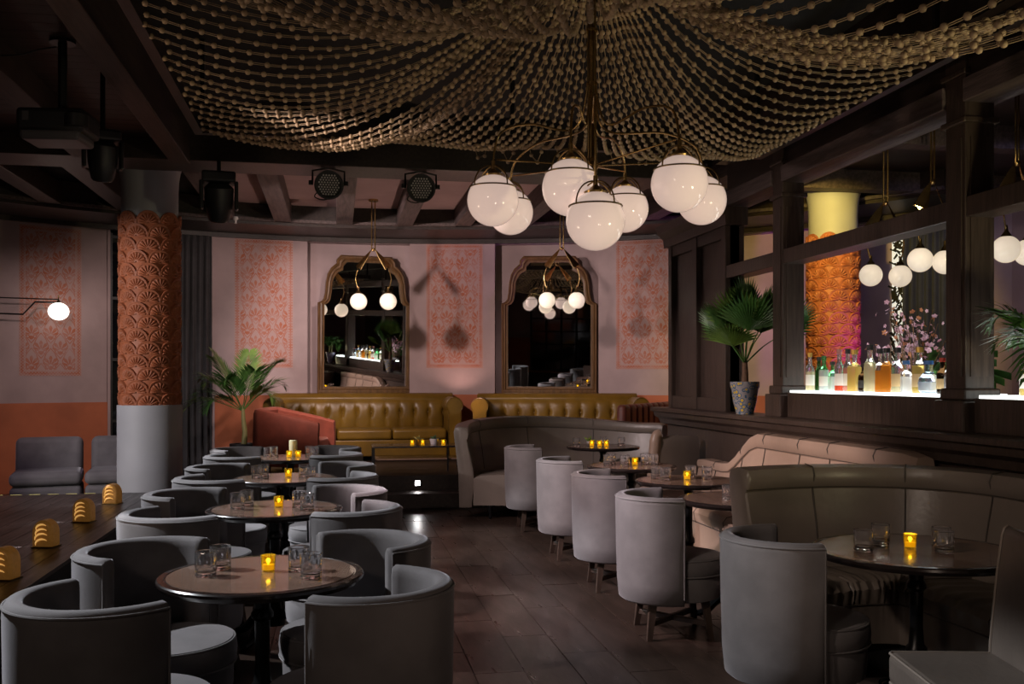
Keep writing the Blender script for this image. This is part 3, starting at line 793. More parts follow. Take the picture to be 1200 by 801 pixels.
# short upright divider with rolled beige end between the corner sofa and the banquette
dv = thing('leather_divider', 'upright beige leather divider end standing between corner sofa and beige banquette', 'divider', (3.06, 8.95, 0))
G().sweep([(0.0, 0.0), (0.25, 0.04), (0.46, 0.06)], [(-0.06, 0.10), (-0.065, 0.80), (-0.05, 0.90), (-0.02, 0.93), (0.02, 0.93), (0.05, 0.90), (0.065, 0.80), (0.06, 0.10)], ends=0.3).build('panel', 'taupe_leather', dv, 40)
G().tube(smoothpath([(-0.005, 0, 0.30), (-0.02, 0, 0.6), (0.0, 0, 0.80), (0.012, 0, 0.92), (0.05, 0.005, 0.945)], 5), [0.06] * 8 + [0.058] * 6 + [0.05] * 7, 12).build('rolled_end', 'beige_leather', dv)
G().bx(-0.03, 0.44, -0.04, 0.10, 0.0, 0.11).build('plinth', 'black_plastic', dv, 0)

# ---- leather side chair at the near booth table, facing -x
lc = thing('leather_side_chair', 'taupe leather side chair with piped edges at the large booth table', 'chair', (2.235, 3.03, 0), math.radians(168))
lc.scale = (0.80, 0.95, 1.0)
s_ = G(); s_.box((0.05, 0, 0.40), (0.50, 0.48, 0.12)); s_.build('seat', 'taupe_leather', lc, 40, bevel=0.03, seg=4)
G().box((0.04, 0, 0.27), (0.46, 0.45, 0.12)).build('seat_base', 'taupe_leather', lc, 40, bevel=0.02, seg=3)
pr = [(-0.17, 0.30), (-0.18, 0.50), (-0.21, 0.75), (-0.235, 0.90), (-0.245, 0.925), (-0.262, 0.935), (-0.282, 0.925), (-0.295, 0.88), (-0.30, 0.7), (-0.285, 0.45), (-0.27, 0.22), (-0.19, 0.22)]
g = G().prism([(a, -0.235, b) for a, b in pr], (0, 0.47, 0)); bk = g.build('backrest', 'taupe_leather', lc, 40, bevel=0.014, seg=3)
for yy in (-0.236, 0.236): G().tube([(a, yy, b) for a, b in pr[:9]], 0.006, 6).build('piping', 'piping_leather', bk)
for z in (0.455, 0.345): G().tube([(-0.19, -0.235, z), (0.28, -0.235, z), (0.295, -0.22, z), (0.295, 0.22, z), (0.28, 0.235, z), (-0.19, 0.235, z)], 0.006, 6).build('piping', 'piping_leather', lc)
for sx in (-0.16, 0.24):
    for sy in (-0.19, 0.19):
        G().lathe([(0.001, 0), (0.014, 0), (0.024, 0.22), (0.001, 0.22)], 10, (sx, sy, 0)).build('leg', 'cast_iron', lc)

# ---- mustard chesterfield sofas on the platform (front = -y in local space)
def chesterfield(label, x, y, rz, W, group='mustard sofas along the back wall'):
    t = thing('chesterfield_sofa', label, 'sofa', (x, y, 0.35), rz, group)
    aw = 0.21
    iw = W - 2 * aw
    nt_ = max(6, int(iw / 0.20))
    def back(u, v):
        xx = -iw / 2 + iw * u; zz = 0.36 + 0.52 * v
        fold = abs(math.sin(PI * u * nt_))
        d = 0.022 * fold ** 0.5 * (1 - 0.75 * max(0.0, (v - 0.62) / 0.38))
        tuft = math.exp(-((v - 0.55) / 0.09) ** 2) * (1 - fold) ** 3
        roll = 0.07 * max(0, (v - 0.8) / 0.2) ** 2
        return (xx, -0.02 - d - 0.04 * math.sin(PI * min(1, v * 1.05)) + 0.045 * tuft + roll, zz)
    G().grid(back, nt_ * 8 + 1, 15).build('tufted_back', 'mustard_leather', t, 60)
    G().prism([(-W / 2 + 0.05, yv, zv) for yv, zv in ((-0.02, 0.06), (0.14, 0.06), (0.14, 0.88), (0.11, 0.915), (0.06, 0.925), (0.02, 0.905), (-0.02, 0.86))], (W - 0.10, 0, 0)).build('back_frame', 'mustard_leather', t, 40, bevel=0.015)
    ar = [(math.cos(a) * 0.115, 0.52 + math.sin(a) * 0.115) for a in [math.radians(q) for q in range(-40, 221, 20)]]
    for s in (-1, 1):
        poly = [(-0.085, 0.06)] + [(0.085, 0.06)] + [(0.088, 0.44)] + ar + [(-0.088, 0.44)]
        hh = 0.62 / 0.635
        o = G().prism([(s * (W / 2 - 0.105) + a, -0.78, b + 0.24 * (b > 0.42)) for a, b in poly], (0, 0.90, 0)).build('arm', 'mustard_leather', t, 45, bevel=0.012)
        fp = G().tube([(s * (W / 2 - 0.105) + a * 0.98, -0.782, b + 0.24 * (b > 0.42)) for a, b in poly], 0.006, 6, True).build('piping', 'mustard_leather', o)
    n = 3
    for k in range(n):
        cw = iw / n
        G().box((-iw / 2 + cw * (k + 0.5), -0.40, 0.36), (cw - 0.008, 0.72, 0.15)).build('seat_cushion', 'mustard_leather', t, 40, bevel=0.04, seg=4)
    G().bx(-iw / 2, iw / 2, -0.74, 0.0, 0.06, 0.285).build('base', 'mustard_leather', t, 0, bevel=0.015)
    for k in range(1, nt_):
        xx = -iw / 2 + iw * k / nt_
        G().ball((xx, -0.030, 0.36 + 0.52 * 0.55), 0.014, 8, 6).build('button', 'mustard_leather', t)
    for sx in (-1, 1):
        for yy in (-0.7, 0.05): G().lathe([(0.001, 0), (0.02, 0), (0.028, 0.06), (0.001, 0.06)], 10, (sx * (W / 2 - 0.12), yy, 0)).build('foot', 'black_plastic', t)
    return t
s1 = ap(1.6, 8.14); chesterfield('mustard tufted leather sofa below the arched mirror closer to the palm', s1[0] - 0.11, s1[1], -math.radians(1.0), 2.70)
s2 = ap(19.6, 8.10); chesterfield('mustard tufted leather sofa below the arched mirror closer to the timber partition', s2[0] + 0.12, s2[1] - 0.22, -math.radians(10), 2.40)

# ---- terracotta armchair with its back to the stage
ac = thing('tub_armchair', 'terracotta velvet armchair with sloping arms beside the palm on the platform', 'armchair', (-0.50, 12.0, 0.35), math.radians(-16))
ac.scale = (0.86, 0.9, 0.97)
pth = [(0.46, -0.40), (0.2, -0.405), (-0.1, -0.41), (-0.36, -0.41), (-0.44, -0.37), (-0.47, -0.28), (-0.475, 0.0), (-0.47, 0.28), (-0.44, 0.37), (-0.36, 0.41), (-0.1, 0.41), (0.2, 0.405), (0.46, 0.40)]
hz = [0.80, 0.86, 0.93, 0.99, 1.0, 1.0, 1.0, 1.0, 1.0, 0.99, 0.93, 0.86, 0.80]
ab = G().sweep(pth, [(0.05, 0.10), (0.06, 0.55), (0.10, 0.77), (0.075, 0.80), (0.03, 0.805), (-0.01, 0.79), (-0.03, 0.74), (-0.05, 0.10)][::-1], hs=lambda t: hz[min(12, int(round(t * 12)))], ends=0.3).build('backrest', 'red_velvet', ac, 45)
G().box((0.02, 0, 0.33), (0.74, 0.66, 0.20)).build('seat_cushion', 'red_velvet', ac, 40, bevel=0.05, seg=4)
G().box((0.02, 0, 0.165), (0.74, 0.68, 0.15)).build('base', 'red_velvet', ac, 40, bevel=0.02)
for sx in (-0.28, 0.34):
    for sy in (-0.28, 0.28): G().lathe([(0.001, 0), (0.015, 0), (0.025, 0.1), (0.001, 0.1)], 10, (sx, sy, 0)).build('leg', 'chair_leg_wood', ac)

# ---- maroon channel-back bench on the platform by the partition
mb = thing('channel_bench', 'low maroon channel-tufted bench on the platform beside the timber partition', 'bench', (3.95, 11.85, 0.35), math.radians(53))
for k in range(9):
    G().box((-1.0 + 0.22 * k + 0.11, 0.0, 0.52), (0.214, 0.12, 0.60)).build('channel', 'maroon_leather', mb, 40, bevel=0.045, seg=3)
G().box((0, -0.30, 0.32), (2.0, 0.55, 0.16)).build('seat', 'maroon_leather', mb, 40, bevel=0.04, seg=3)
G().box((0, -0.26, 0.12), (1.96, 0.58, 0.24)).build('base', 'black_plastic', mb, 0)

# ---- dark lounge sofas beyond the stage
def lounge(label, x, y, rz):
    t = thing('lounge_sofa', label, 'sofa', (x, y, 0), rz, 'dark sofas behind the stage')
    G().box((0, 0.30, 0.55), (0.70, 0.18, 0.54), rx=-0.12).build('back_cushion', 'velvet', t, 40, bevel=0.075, seg=5)
    G().box((0, -0.06, 0.40), (0.715, 0.70, 0.15)).build('seat_cushion', 'velvet', t, 40, bevel=0.06, seg=5)
    G().box((0, -0.04, 0.215), (0.71, 0.70, 0.21)).build('base', 'velvet', t, 40, bevel=0.05, seg=4)
    for sx in (-0.28, 0.28):
        for sy in (-0.3, 0.24): G().bx(sx - 0.02, sx + 0.02, sy - 0.02, sy + 0.02, 0, 0.12).build('foot', 'black_plastic', t, 0)
lounge('dark grey lounge sofa unit behind the stage, further from the column', -3.17, 11.42, math.radians(12))
lounge('dark grey lounge sofa unit behind the stage, right beside the column', -2.42, 11.56, math.radians(8))

# ---- coffee table on the platform
ct = thing('coffee_table', 'low dark coffee table with thin metal frame in front of the mustard sofa', 'table', (0.98, 11.95, 0.35), 0.0)
G().bx(-0.56, 0.56, -0.26, 0.26, 0.29, 0.312).build('table_top', 'table_edge', ct, 0, bevel=0.004)
G().bx(-0.52, 0.52, -0.23, 0.23, 0.14, 0.158).build('shelf', 'table_top', ct, 0, bevel=0.004)
for sx in (-0.54, 0.54):
    for sy in (-0.24, 0.24): G().bx(sx - 0.011, sx + 0.011, sy - 0.011, sy + 0.011, 0, 0.292).build('leg', 'black_metal', ct, 0)
for sx in (0.36,): 
    for sy in (-0.245,): G().bx(sx - 0.009, sx + 0.009, sy - 0.009, sy + 0.009, 0.0, 0.29).build('upright', 'black_metal', ct, 0)

# ================================================================ BEAD CANOPY
CX, CY = 1.31, 4.84
RX0, RX1, RY0, RY1 = -0.95, 3.30, 1.9, 7.15
can = thing('bead_canopy', 'canopy of wooden bead strands draped from centre to a dark frame overhead', 'bead canopy', (CX, CY, 3.2))
ZF = 0.05
for (x0, x1, y0, y1) in ((RX0 - 0.06, RX0, RY0, RY1), (RX1, RX1 + 0.06, RY0, RY1), (RX0 - 0.06, RX1 + 0.06, RY1, RY1 + 0.06), (RX0 - 0.06, RX1 + 0.06, RY0 - 0.06, RY0)):
    G().bx(x0 - CX, x1 - CX, y0 - CY, y1 - CY, ZF, ZF + 0.09).build('frame_rail', 'dark_wood', can, 0)
for (x, y) in ((RX0, RY0), (RX0, RY1), (RX1, RY0), (RX1, RY1), (RX0, CY), (RX1, CY), (CX, RY1), (CX, RY0)):
    G().bx(x - CX - 0.015, x - CX + 0.015, y - CY - 0.015, y - CY + 0.015, ZF + 0.09, 0.72).build('hanger', 'black_metal', can, 0)
G().lathe([(0.05, 0.42), (0.30, 0.42), (0.33, 0.44), (0.33, 0.46), (0.05, 0.46)], 32).build('centre_ring', 'dark_wood', can)
for a in range(3):
    q = a * 2 * PI / 3 + 0.4
    G().bx(-0.008, 0.008, -0.008, 0.008, 0.45, 0.72).build('hanger', 'black_metal', can, 0).location = (0.3 * math.cos(q), 0.3 * math.sin(q), 0)
# unit bead
NB = 7
bprof = [(math.sin(PI * k / 4), -math.cos(PI * k / 4)) for k in range(5)]
bv = [(0, 0, -1)] + [(r * math.cos(2 * PI * i / NB), r * math.sin(2 * PI * i / NB), z) for r, z in bprof[1:-1] for i in range(NB)] + [(0, 0, 1)]
bf = [(0, 1 + (i + 1) % NB, 1 + i) for i in range(NB)]
for k in range(2):
    bf += [(1 + k * NB + i, 1 + k * NB + (i + 1) % NB, 1 + (k + 1) * NB + (i + 1) % NB, 1 + (k + 1) * NB + i) for i in range(NB)]
bf += [(1 + 2 * NB + i, 1 + 2 * NB + (i + 1) % NB, 1 + 3 * NB) for i in range(NB)]
BR = 0.0158
def strand(pts, parent, spacing=0.088):
    """walk the curve, drop a bead every `spacing`, thread two thin cords"""
    P = [Vector(p) for p in pts]; out = [P[0].copy()]; acc = 0.0
    for i in range(len(P) - 1):
        a, b = P[i], P[i + 1]; L = (b - a).length; d = spacing - acc
        while d <= L:
            out.append(a.lerp(b, d / L)); d += spacing
        acc = L - (d - spacing)
    g = G()
    for c in out:
        o = len(g.v)
        g.v.extend([(c.x + BR * x, c.y + BR * y, c.z + BR * z) for x, y, z in bv])
        g.f.extend([tuple(o + i for i in f) for f in bf])
    for s in (-0.004, 0.004):
        g.tube([(p.x, p.y, p.z + s) for p in out], 0.0022, 3)
    me = bpy.data.meshes.new('bead_strand'); me.from_pydata(g.v, [], g.f)
    me.polygons.foreach_set('use_smooth', [True] * len(me.polygons))
    me.materials.append(MATS['bead_wood'])
    return put('bead_strand', me, parent)
def sag_curve(a, b, S, n=26, skew=0.0):
    out = []
    for i in range(n + 1):
        t = i / n
        tt = t + skew * t * (1 - t)
        out.append((a[0] + (b[0] - a[0]) * t, a[1] + (b[1] - a[1]) * t, a[2] + (b[2] - a[2]) * t - S * 4 * tt * (1 - tt)))
    return out
rnd = random.Random(3)
per = []
def edge(p, q, n):
    for i in range(n): per.append((p[0] + (q[0] - p[0]) * (i + 0.5) / n, p[1] + (q[1] - p[1]) * (i + 0.5) / n))
NBACK, NSIDE = 40, 31
edge((RX0, RY1), (RX1, RY1), NBACK)
edge((RX1, RY1), (RX1, RY0), NSIDE)
edge((RX1, RY0), (RX0, RY0), 22)
edge((RX0, RY0), (RX0, RY1), NSIDE)
for i, (x, y) in enumerate(per):
    x -= CX; y -= CY
    a = math.atan2(y, x)
    span = math.hypot(x, y)
    g4 = i % 9
    S = 0.118 * span * (1.0 + 0.13 * math.sin(i * 0.45)) + rnd.uniform(-0.006, 0.006)
    if y < -0.6: S *= 1.0 + 0.55 * min(1.0, (-y - 0.6) / 1.6)
    S += 0.05
    rr = 0.24 + 0.06 * (i % 2)
    st = (rr * math.cos(a), rr * math.sin(a), 0.42)
    en = (x, y, ZF + 0.01)
    cv = sag_curve(st, en, S, skew=0.15)
    if i < NBACK:                                        # little return loop at the far rail
        nx = (per[i + 1][0] - CX) if i + 1 < NBACK else x + 0.08
        if i % 2 == 0 and 17 < i < 31:
            lo = [(x + (nx - x) * k / 8, y, ZF + 0.01 - 0.13 * (1 - (2 * k / 8 - 1) ** 2)) for k in range(1, 9)]
            cv = cv + lo
    strand(cv, can)

# ================================================================ CHANDELIER
ch = thing('globe_chandelier', 'large brass chandelier with seven opal glass globes under the bead canopy', 'chandelier', (CX, CY, 2.3))
globes = []
# globe centres measured in the room (x, y, z) around the stem
GL = [(0.833, 5.124, 2.455), (1.066, 5.870, 2.525), (1.127, 4.560, 2.425), (1.205, 4.385, 2.235), (1.700, 5.520, 2.505), (1.655, 4.470, 2.445), (2.060, 5.200, 2.510)]
hub = Vector((0, 0, 0.30))
def L3(p): return Vector((p[0] - CX, p[1] - CY, p[2] - 2.3))
for k in range(6):
    a = k * PI / 3
    G().tube([(0.018 * math.cos(a), 0.018 * math.sin(a), 0.28), (0.018 * math.cos(a), 0.018 * math.sin(a), 1.62)], 0.006, 8).build('stem_rod', 'dark_brass', ch)
for z in (0.72, 1.0, 1.2): G().lathe([(0.001, z), (0.03, z), (0.03, z + 0.014), (0.001, z + 0.014)], 16).build('stem_collar', 'brass', ch)
G().lathe([(0.001, 0.24), (0.012, 0.245), (0.03, 0.28), (0.036, 0.30), (0.03, 0.325), (0.015, 0.35), (0.001, 0.352)], 16).build('hub', 'brass', ch)
for p in GL:
    c = L3(p); d = Vector((c.x, c.y, 0)); r = d.length; d.normalize()
    top = c + Vector((0, 0, 0.19))
    # swan-neck arm from the stem, arching over and down into the globe
    zt = max(0.50, top.z + 0.10)
    arm = smoothpath([d * 0.022 + Vector((0, 0, 0.95)), d * 0.025 + Vector((0, 0, 0.70)), d * (0.10 if r > 0.3 else 0.05) + Vector((0, 0, zt + 0.0)), d * (r * 0.62) + Vector((0, 0, zt + 0.05)), d * (r * 0.92) + Vector((0, 0, zt + 0.015)), top + Vector((0, 0, 0.02)), top - Vector((0, 0, 0.05))], 6)
    G().tube(arm, 0.0065, 8).build('arm', 'brass', ch)
    G().tube([hub, Vector((c.x, c.y, 0)) * 0.96 + Vector((0, 0, top.z + 0.03))], 0.005, 8).build('brace', 'brass', ch)
    gr = 0.140
    gl = G().ball(tuple(c), gr, 40, 24).build('globe', 'opal', ch)
    cg = G()
    zz = gr * 0.50; rr = math.sqrt(gr * gr - zz * zz) + 0.004
    cg.tube([(c.x + rr * math.cos(2 * PI * i / 40), c.y + rr * math.sin(2 * PI * i / 40), c.z + zz) for i in range(40)], 0.0042, 6, True)
    cg.build('band', 'dark_brass', gl)
    cage = G()
    for k in range(4):
        a = k * PI / 2 + 0.5
        pts = []
        for j in range(9):
            q = (PI / 2) * j / 8
            pts.append((c.x + rr * 1.0 * math.cos(a) * math.cos(q), c.y + rr * math.sin(a) * math.cos(q), c.z + zz + 0.118 * math.sin(q)))
        cage.tube(pts, 0.004, 6)
    cage.build('cage', 'dark_brass', gl)
    G().lathe([(0.001, gr - 0.012), (0.052, gr - 0.012), (0.056, gr - 0.002), (0.03, gr + 0.012), (0.012, gr + 0.03), (0.011, gr + 0.075), (0.001, gr + 0.075)], 20, tuple(c)).build('cap', 'dark_brass', gl)

# ================================================================ PENDANTS (twin rods, two folded brass wings, two globes)
def pendant(label, x, y, zc, zg, rz, r=0.105, spread=0.19, group='twin globe brass pendants', mat='opal_pendant', watt=4):
    t = thing('globe_pendant', label, 'pendant', (x, y, zc), rz, group)
    H = zc - zg; zj = -(H - 0.42 - 0.26)
    G().lathe([(0.001, 0), (0.065, 0), (0.065, -0.022), (0.001, -0.022)], 24).build('ceiling_plate', 'brass', t)
    for s in (-1, 1): G().tube([(s * 0.022, 0, -0.02), (s * 0.022, 0, zj)], 0.008, 8).build('rod', 'brass', t)
    G().ball((0, 0, zj), 0.024, 10, 6).build('joint', 'brass', t)
    for s, dz in ((-1, 0.0), (1, 0.0)):
        a = Vector((s * 0.02, 0, zj)); b = Vector((s * spread, 0, zj - 0.26))
        w = G(); n = Vector((s * 0.26, 0.0, spread)).normalized() * 0.75 + Vector((0, 0.66, 0))
        poly = [a, a.lerp(b, 0.35) + n * 0.030, b + n * 0.060 + Vector((-s * 0.01, 0, 0.02)), b + n * 0.035 + Vector((0, 0, 0.035)), b, b - n * 0.035 + Vector((0, 0, 0.035)), b - n * 0.060 + Vector((-s * 0.01, 0, 0.02)), a.lerp(b, 0.35) - n * 0.030]
        w.prism(poly, (s * 0.006, 0, 0.004)); w.build('wing', 'brass', t, 0)
        gx = s * (spread - 0.01)
        G().tube(smoothpath([(b.x, 0, b.z), (b.x + s * 0.03, 0, b.z - 0.12), (b.x + s * 0.01, 0, b.z - 0.22), (gx, 0, -H + r + 0.03)], 5), 0.006, 8).build('drop_rod', 'brass', t)
        G().lathe([(0.045, r - 0.012), (0.035, r + 0.006), (0.014, r + 0.035), (0.010, r + 0.08), (0.001, r + 0.08)], 18, (gx, 0, -H)).build('socket', 'dark_brass', t)
        G().ball((gx, 0, -H), r, 32, 18).build('globe', mat, t)
    return t
pendant('brass twin-globe pendant hanging in front of the mirror nearer the palm', 0.47, 12.70, 3.84, 2.50, -TH, 0.112, 0.205)
pendant('brass twin-globe pendant hanging in front of the mirror nearer the partition', 2.92, 12.30, 3.84, 2.52, -TH, 0.110, 0.205)
pendant('brass twin-globe pendant over the bar, nearest the far column', 5.10, 8.25, 3.80, 2.46, -TH + 0.25, 0.105, 0.17)
pendant('brass twin-globe pendant over the bar, middle of three', 5.05, 7.45, 3.80, 2.50, -TH + 0.5, 0.105, 0.17)
pendant('brass twin-globe pendant over the bar, beside the potted bamboo palm', 5.20, 6.60, 3.80, 2.48, -TH + 0.6, 0.105, 0.17)

# ================================================================ MIRRORS
def mirror(label, phi, W, z0, z1, tilt=0.0, lean=0.0):
    x, y = ap(phi, 8.50)
    t = thing('arched_mirror', label, 'mirror', (x, y, 0), math.radians(tilt), 'arched mirrors on the back wall')
    t.rotation_euler = (lean, 0, math.radians(tilt))
    def outline(o):
        h = W / 2 - o; zt = z1 - o; zs = z1 - 0.70
        half = [(h, z0 + o), (h, zs - o * 0.3), (h - 0.05, zs + 0.02 - o * 0.3), (h - 0.085, zs + 0.06 - o * 0.2), (h - 0.105, zs + 0.16), (h - 0.115, zs + 0.30), (h - 0.14, zs + 0.42 - o * 0.5), (h - 0.19, zs + 0.51 - o * 0.7), (h - 0.27, zs + 0.58 - o), (h - 0.275, zs + 0.64 - o), (h - 0.33, zt)]
        return half + [(-a, b) for a, b in half[::-1]]
    n = len(outline(0))
    fr = G(); vs = []; fs = []
    layers = [(0.0, 0.0), (0.0, -0.05), (0.018, -0.075), (0.035, -0.060), (0.055, -0.070), (0.070, -0.045), (0.095, -0.040), (0.100, -0.015)]
    for o, yy in layers: vs += [(a, yy, b) for a, b in outline(o)]
    for k in range(len(layers) - 1):
        for i in range(n): fs.append((k * n + i, k * n + (i + 1) % n, (k + 1) * n + (i + 1) % n, (k + 1) * n + i))
    fr.add(vs, fs); fr.build('frame', 'frame_wood', t, 30)
    ou = outline(0.096)
    G().prism([(a, -0.014, b) for a, b in ou], (0, 0.012, 0)).build('mirror_glass', 'mirror', t, 0)
    G().prism([(a, 0.0, b) for a, b in outline(0.004)], (0, 0.01, 0)).build('backing', 'dark_wood', t, 0)
    o = G().box((0, -0.03, z0 + 0.02), (W - 0.02, 0.085, 0.06)).build('bottom_rail', 'frame_wood', t, 0, bevel=0.01)
    return t
mirror('tall arched mirror in stepped wooden frame, between palm and next stencilled panel', 0.9, 1.42, 1.27, 3.30, 10, 0.033)
mirror('tall arched mirror in stepped wooden frame, nearer the timber partition', 19.6, 1.42, 1.27, 3.30, -12, 0.045)

# ================================================================ WALL SCONCE, STAGE GEAR
sx, sy = ap(-30.6, 8.3)
sc = thing('wall_sconce', 'black swing-arm sconce with a bright opal globe on the stencilled wall', 'sconce', (sx, sy, 2.36), math.radians(28))
gx = 0.44
G().lathe([(0.001, -0.10), (0.035, -0.10), (0.035, 0.10), (0.001, 0.10)], 16, (-0.55, 0.0, 0.03)).build('bracket', 'brass', sc)
G().tube([(-0.60, 0, 0.14), (gx - 0.02, 0, 0.155), (gx, 0, 0.15)], 0.008, 8).build('upper_arm', 'black_metal', sc)
G().tube([(-0.60, 0, -0.055), (0.02, 0, -0.055), (0.16, 0, 0.11), (gx - 0.02, 0, 0.115)], 0.011, 8).build('lower_arm', 'black_metal', sc)
G().tube([(-0.32, 0, -0.055), (-0.32, 0, 0.143)], 0.011, 8).build('strut', 'black_metal', sc)
G().lathe([(0.03, 0.11), (0.022, 0.13), (0.008, 0.15), (0.008, 0.21), (0.001, 0.215)], 12, (gx, 0, 0.0)).build('socket', 'dark_brass', sc)
G().ball((gx, 0, 0.0), 0.128, 32, 18, 0.9).build('globe', 'opal_bright', sc)
G().tube([(-0.57, 0, 0.03), (-0.57, 0.36, 0.03)], 0.02, 8).build('wall_mount', 'brass', sc)

pj = thing('projector', 'black ceiling projector on a drop pole above the stage', 'projector', (-1.78, 6.65, 3.10), math.radians(-6))
pj.scale = (0.80, 0.80, 0.97)
G().box((0, 0, 0.04), (0.52, 0.40, 0.15)).build('housing', 'black_plastic', pj, 0, bevel=0.03, seg=3)
G().box((-0.01, 0, -0.055), (0.46, 0.36, 0.07)).build('lower_shell', 'grey_plastic', pj, 0, bevel=0.025, seg=3)
G().box((-0.18, -0.205, 0.055), (0.05, 0.006, 0.06)).build('badge', 'grey_plastic', pj, 0)
G().tube([(0.02, 0.02, 0.11), (0.02, 0.02, 0.60)], 0.035, 14).build('drop_pole', 'black_metal', pj)
G().lathe([(0.001, 0.59), (0.10, 0.59), (0.10, 0.615), (0.001, 0.615)], 20, (0.02, 0.02, 0)).build('ceiling_plate', 'black_metal', pj)
G().lathe([(0.001, -0.03), (0.09, -0.03), (0.09, 0.05), (0.07, 0.06), (0.001, 0.06)], 20).build('lens_ring', 'black_plastic', pj).location = (0.2, -0.17, 0.02)
G().tube(smoothpath([(-0.02, 0, 0.56), (-0.16, 0, 0.54), (-0.34, 0, 0.50), (-0.7, 0, 0.50), (-1.2, 0, 0.56)], 6), 0.006, 6).build('cable', 'black_plastic', pj)
G().tube(smoothpath([(-0.20, 0, 0.10), (-0.29, 0, 0.08), (-0.30, 0, -0.02), (-0.22, 0, -0.05)], 6), 0.005, 6).build('cable', 'black_plastic', pj)
def moving_head(label, x, y, z, rz, tilt, s=1.0, ztop=3.5):
    t = thing('moving_head_light', label, 'stage light', (x, y, z), rz, 'moving head stage lights')
    G().box((0, 0, 0.16 * s), (0.30 * s, 0.24 * s, 0.10 * s)).build('base', 'black_plastic', t, 0, bevel=0.02)
    for q in (-1, 1): G().box((q * 0.155 * s, 0, 0.0), (0.035 * s, 0.12 * s, 0.26 * s)).build('yoke', 'black_plastic', t, 0, bevel=0.012)
    hd = G().lathe([(0.001, -0.24 * s), (0.075 * s, -0.24 * s), (0.095 * s, -0.22 * s), (0.125 * s, -0.08 * s), (0.13 * s, 0.07 * s), (0.09 * s, 0.11 * s), (0.001, 0.11 * s)], 20).build('head', 'black_plastic', t)
    hd.rotation_euler = (tilt, 0, 0)
    ln = G().lathe([(0.001, -0.245 * s), (0.06 * s, -0.245 * s), (0.068 * s, -0.238 * s), (0.001, -0.236 * s)], 20).build('lens', 'lens', hd)
    G().tube([(0, 0, 0.2 * s), (0, 0, ztop - z)], 0.018, 10).build('clamp', 'black_metal', t)
    return t
moving_head('black moving-head stage light clamped under the cross beam by the column', -1.07, 9.14, 3.17, 0.1, 0.25, 1.0, 3.50)
moving_head('black moving-head stage light hanging beside the projector', -1.66, 7.30, 3.10, 0.3, 0.15, 0.80, 3.70)
def par_can(label, x, y, z, aim):
    t = thing('par_can_light', label, 'stage light', (x, y, z), 0, 'round LED stage lights on the cross beam')
    d = Vector(aim) - Vector((x, y, z)); q = d.to_track_quat('-Z', 'Y').to_euler()
    b = G().lathe([(0.001, 0.10), (0.07, 0.10), (0.115, 0.06), (0.125, -0.05), (0.138, -0.06), (0.138, -0.085), (0.118, -0.085), (0.115, -0.06), (0.001, -0.06)], 28).build('housing', 'black_plastic', t); b.rotation_euler = q
    dots = G()
    for i in range(-4, 5):
        for j in range(-4, 5):
            xx = (i + 0.5 * (j % 2)) * 0.026; yy = j * 0.0225
            if math.hypot(xx, yy) < 0.104: dots.lathe([(0.001, -0.066), (0.0095, -0.066), (0.0095, -0.058), (0.001, -0.058)], 6, (xx, yy, 0))
    o = dots.build('lens_array', 'lens_dot', t); o.rotation_euler = q
    G().tube([(-0.15, 0, 0.0), (-0.15, 0.02, 0.12), (0, 0.02, 0.15), (0.15, 0.02, 0.12), (0.15, 0, 0.0)], 0.010, 8).build('yoke', 'black_metal', t)
    for s in (-1, 1): G().lathe([(0.001, -0.02), (0.022, -0.02), (0.022, 0.02), (0.001, 0.02)], 10).build('knob', 'black_plastic', t).location = (s * 0.165, 0, 0)
    G().tube(smoothpath([(-0.08, 0, -0.06), (-0.13, 0, -0.13), (-0.05, 0, -0.16), (0.03, 0.02, -0.13)], 6), 0.006, 6).build('cable', 'black_plastic', t)
par_can('round LED par light on the cross beam, nearer the column', -0.08, 9.29, 3.35, (0.3, 3.0, 0.6))
par_can('round LED par light on the cross beam, nearer the chandelier', 0.80, 9.29, 3.35, (0.6, 3.0, 0.6))
tag(G().lathe([(0.001, 3.56), (0.03, 3.56), (0.035, 3.53), (0.012, 3.51), (0.012, 3.48), (0.022, 3.475), (0.001, 3.47)], 12, (-1.28, 12.7, 0)).build('sprinkler', 'white_plastic'), 'small white ceiling sprinkler under the curved cornice near the curtain', 'sprinkler')

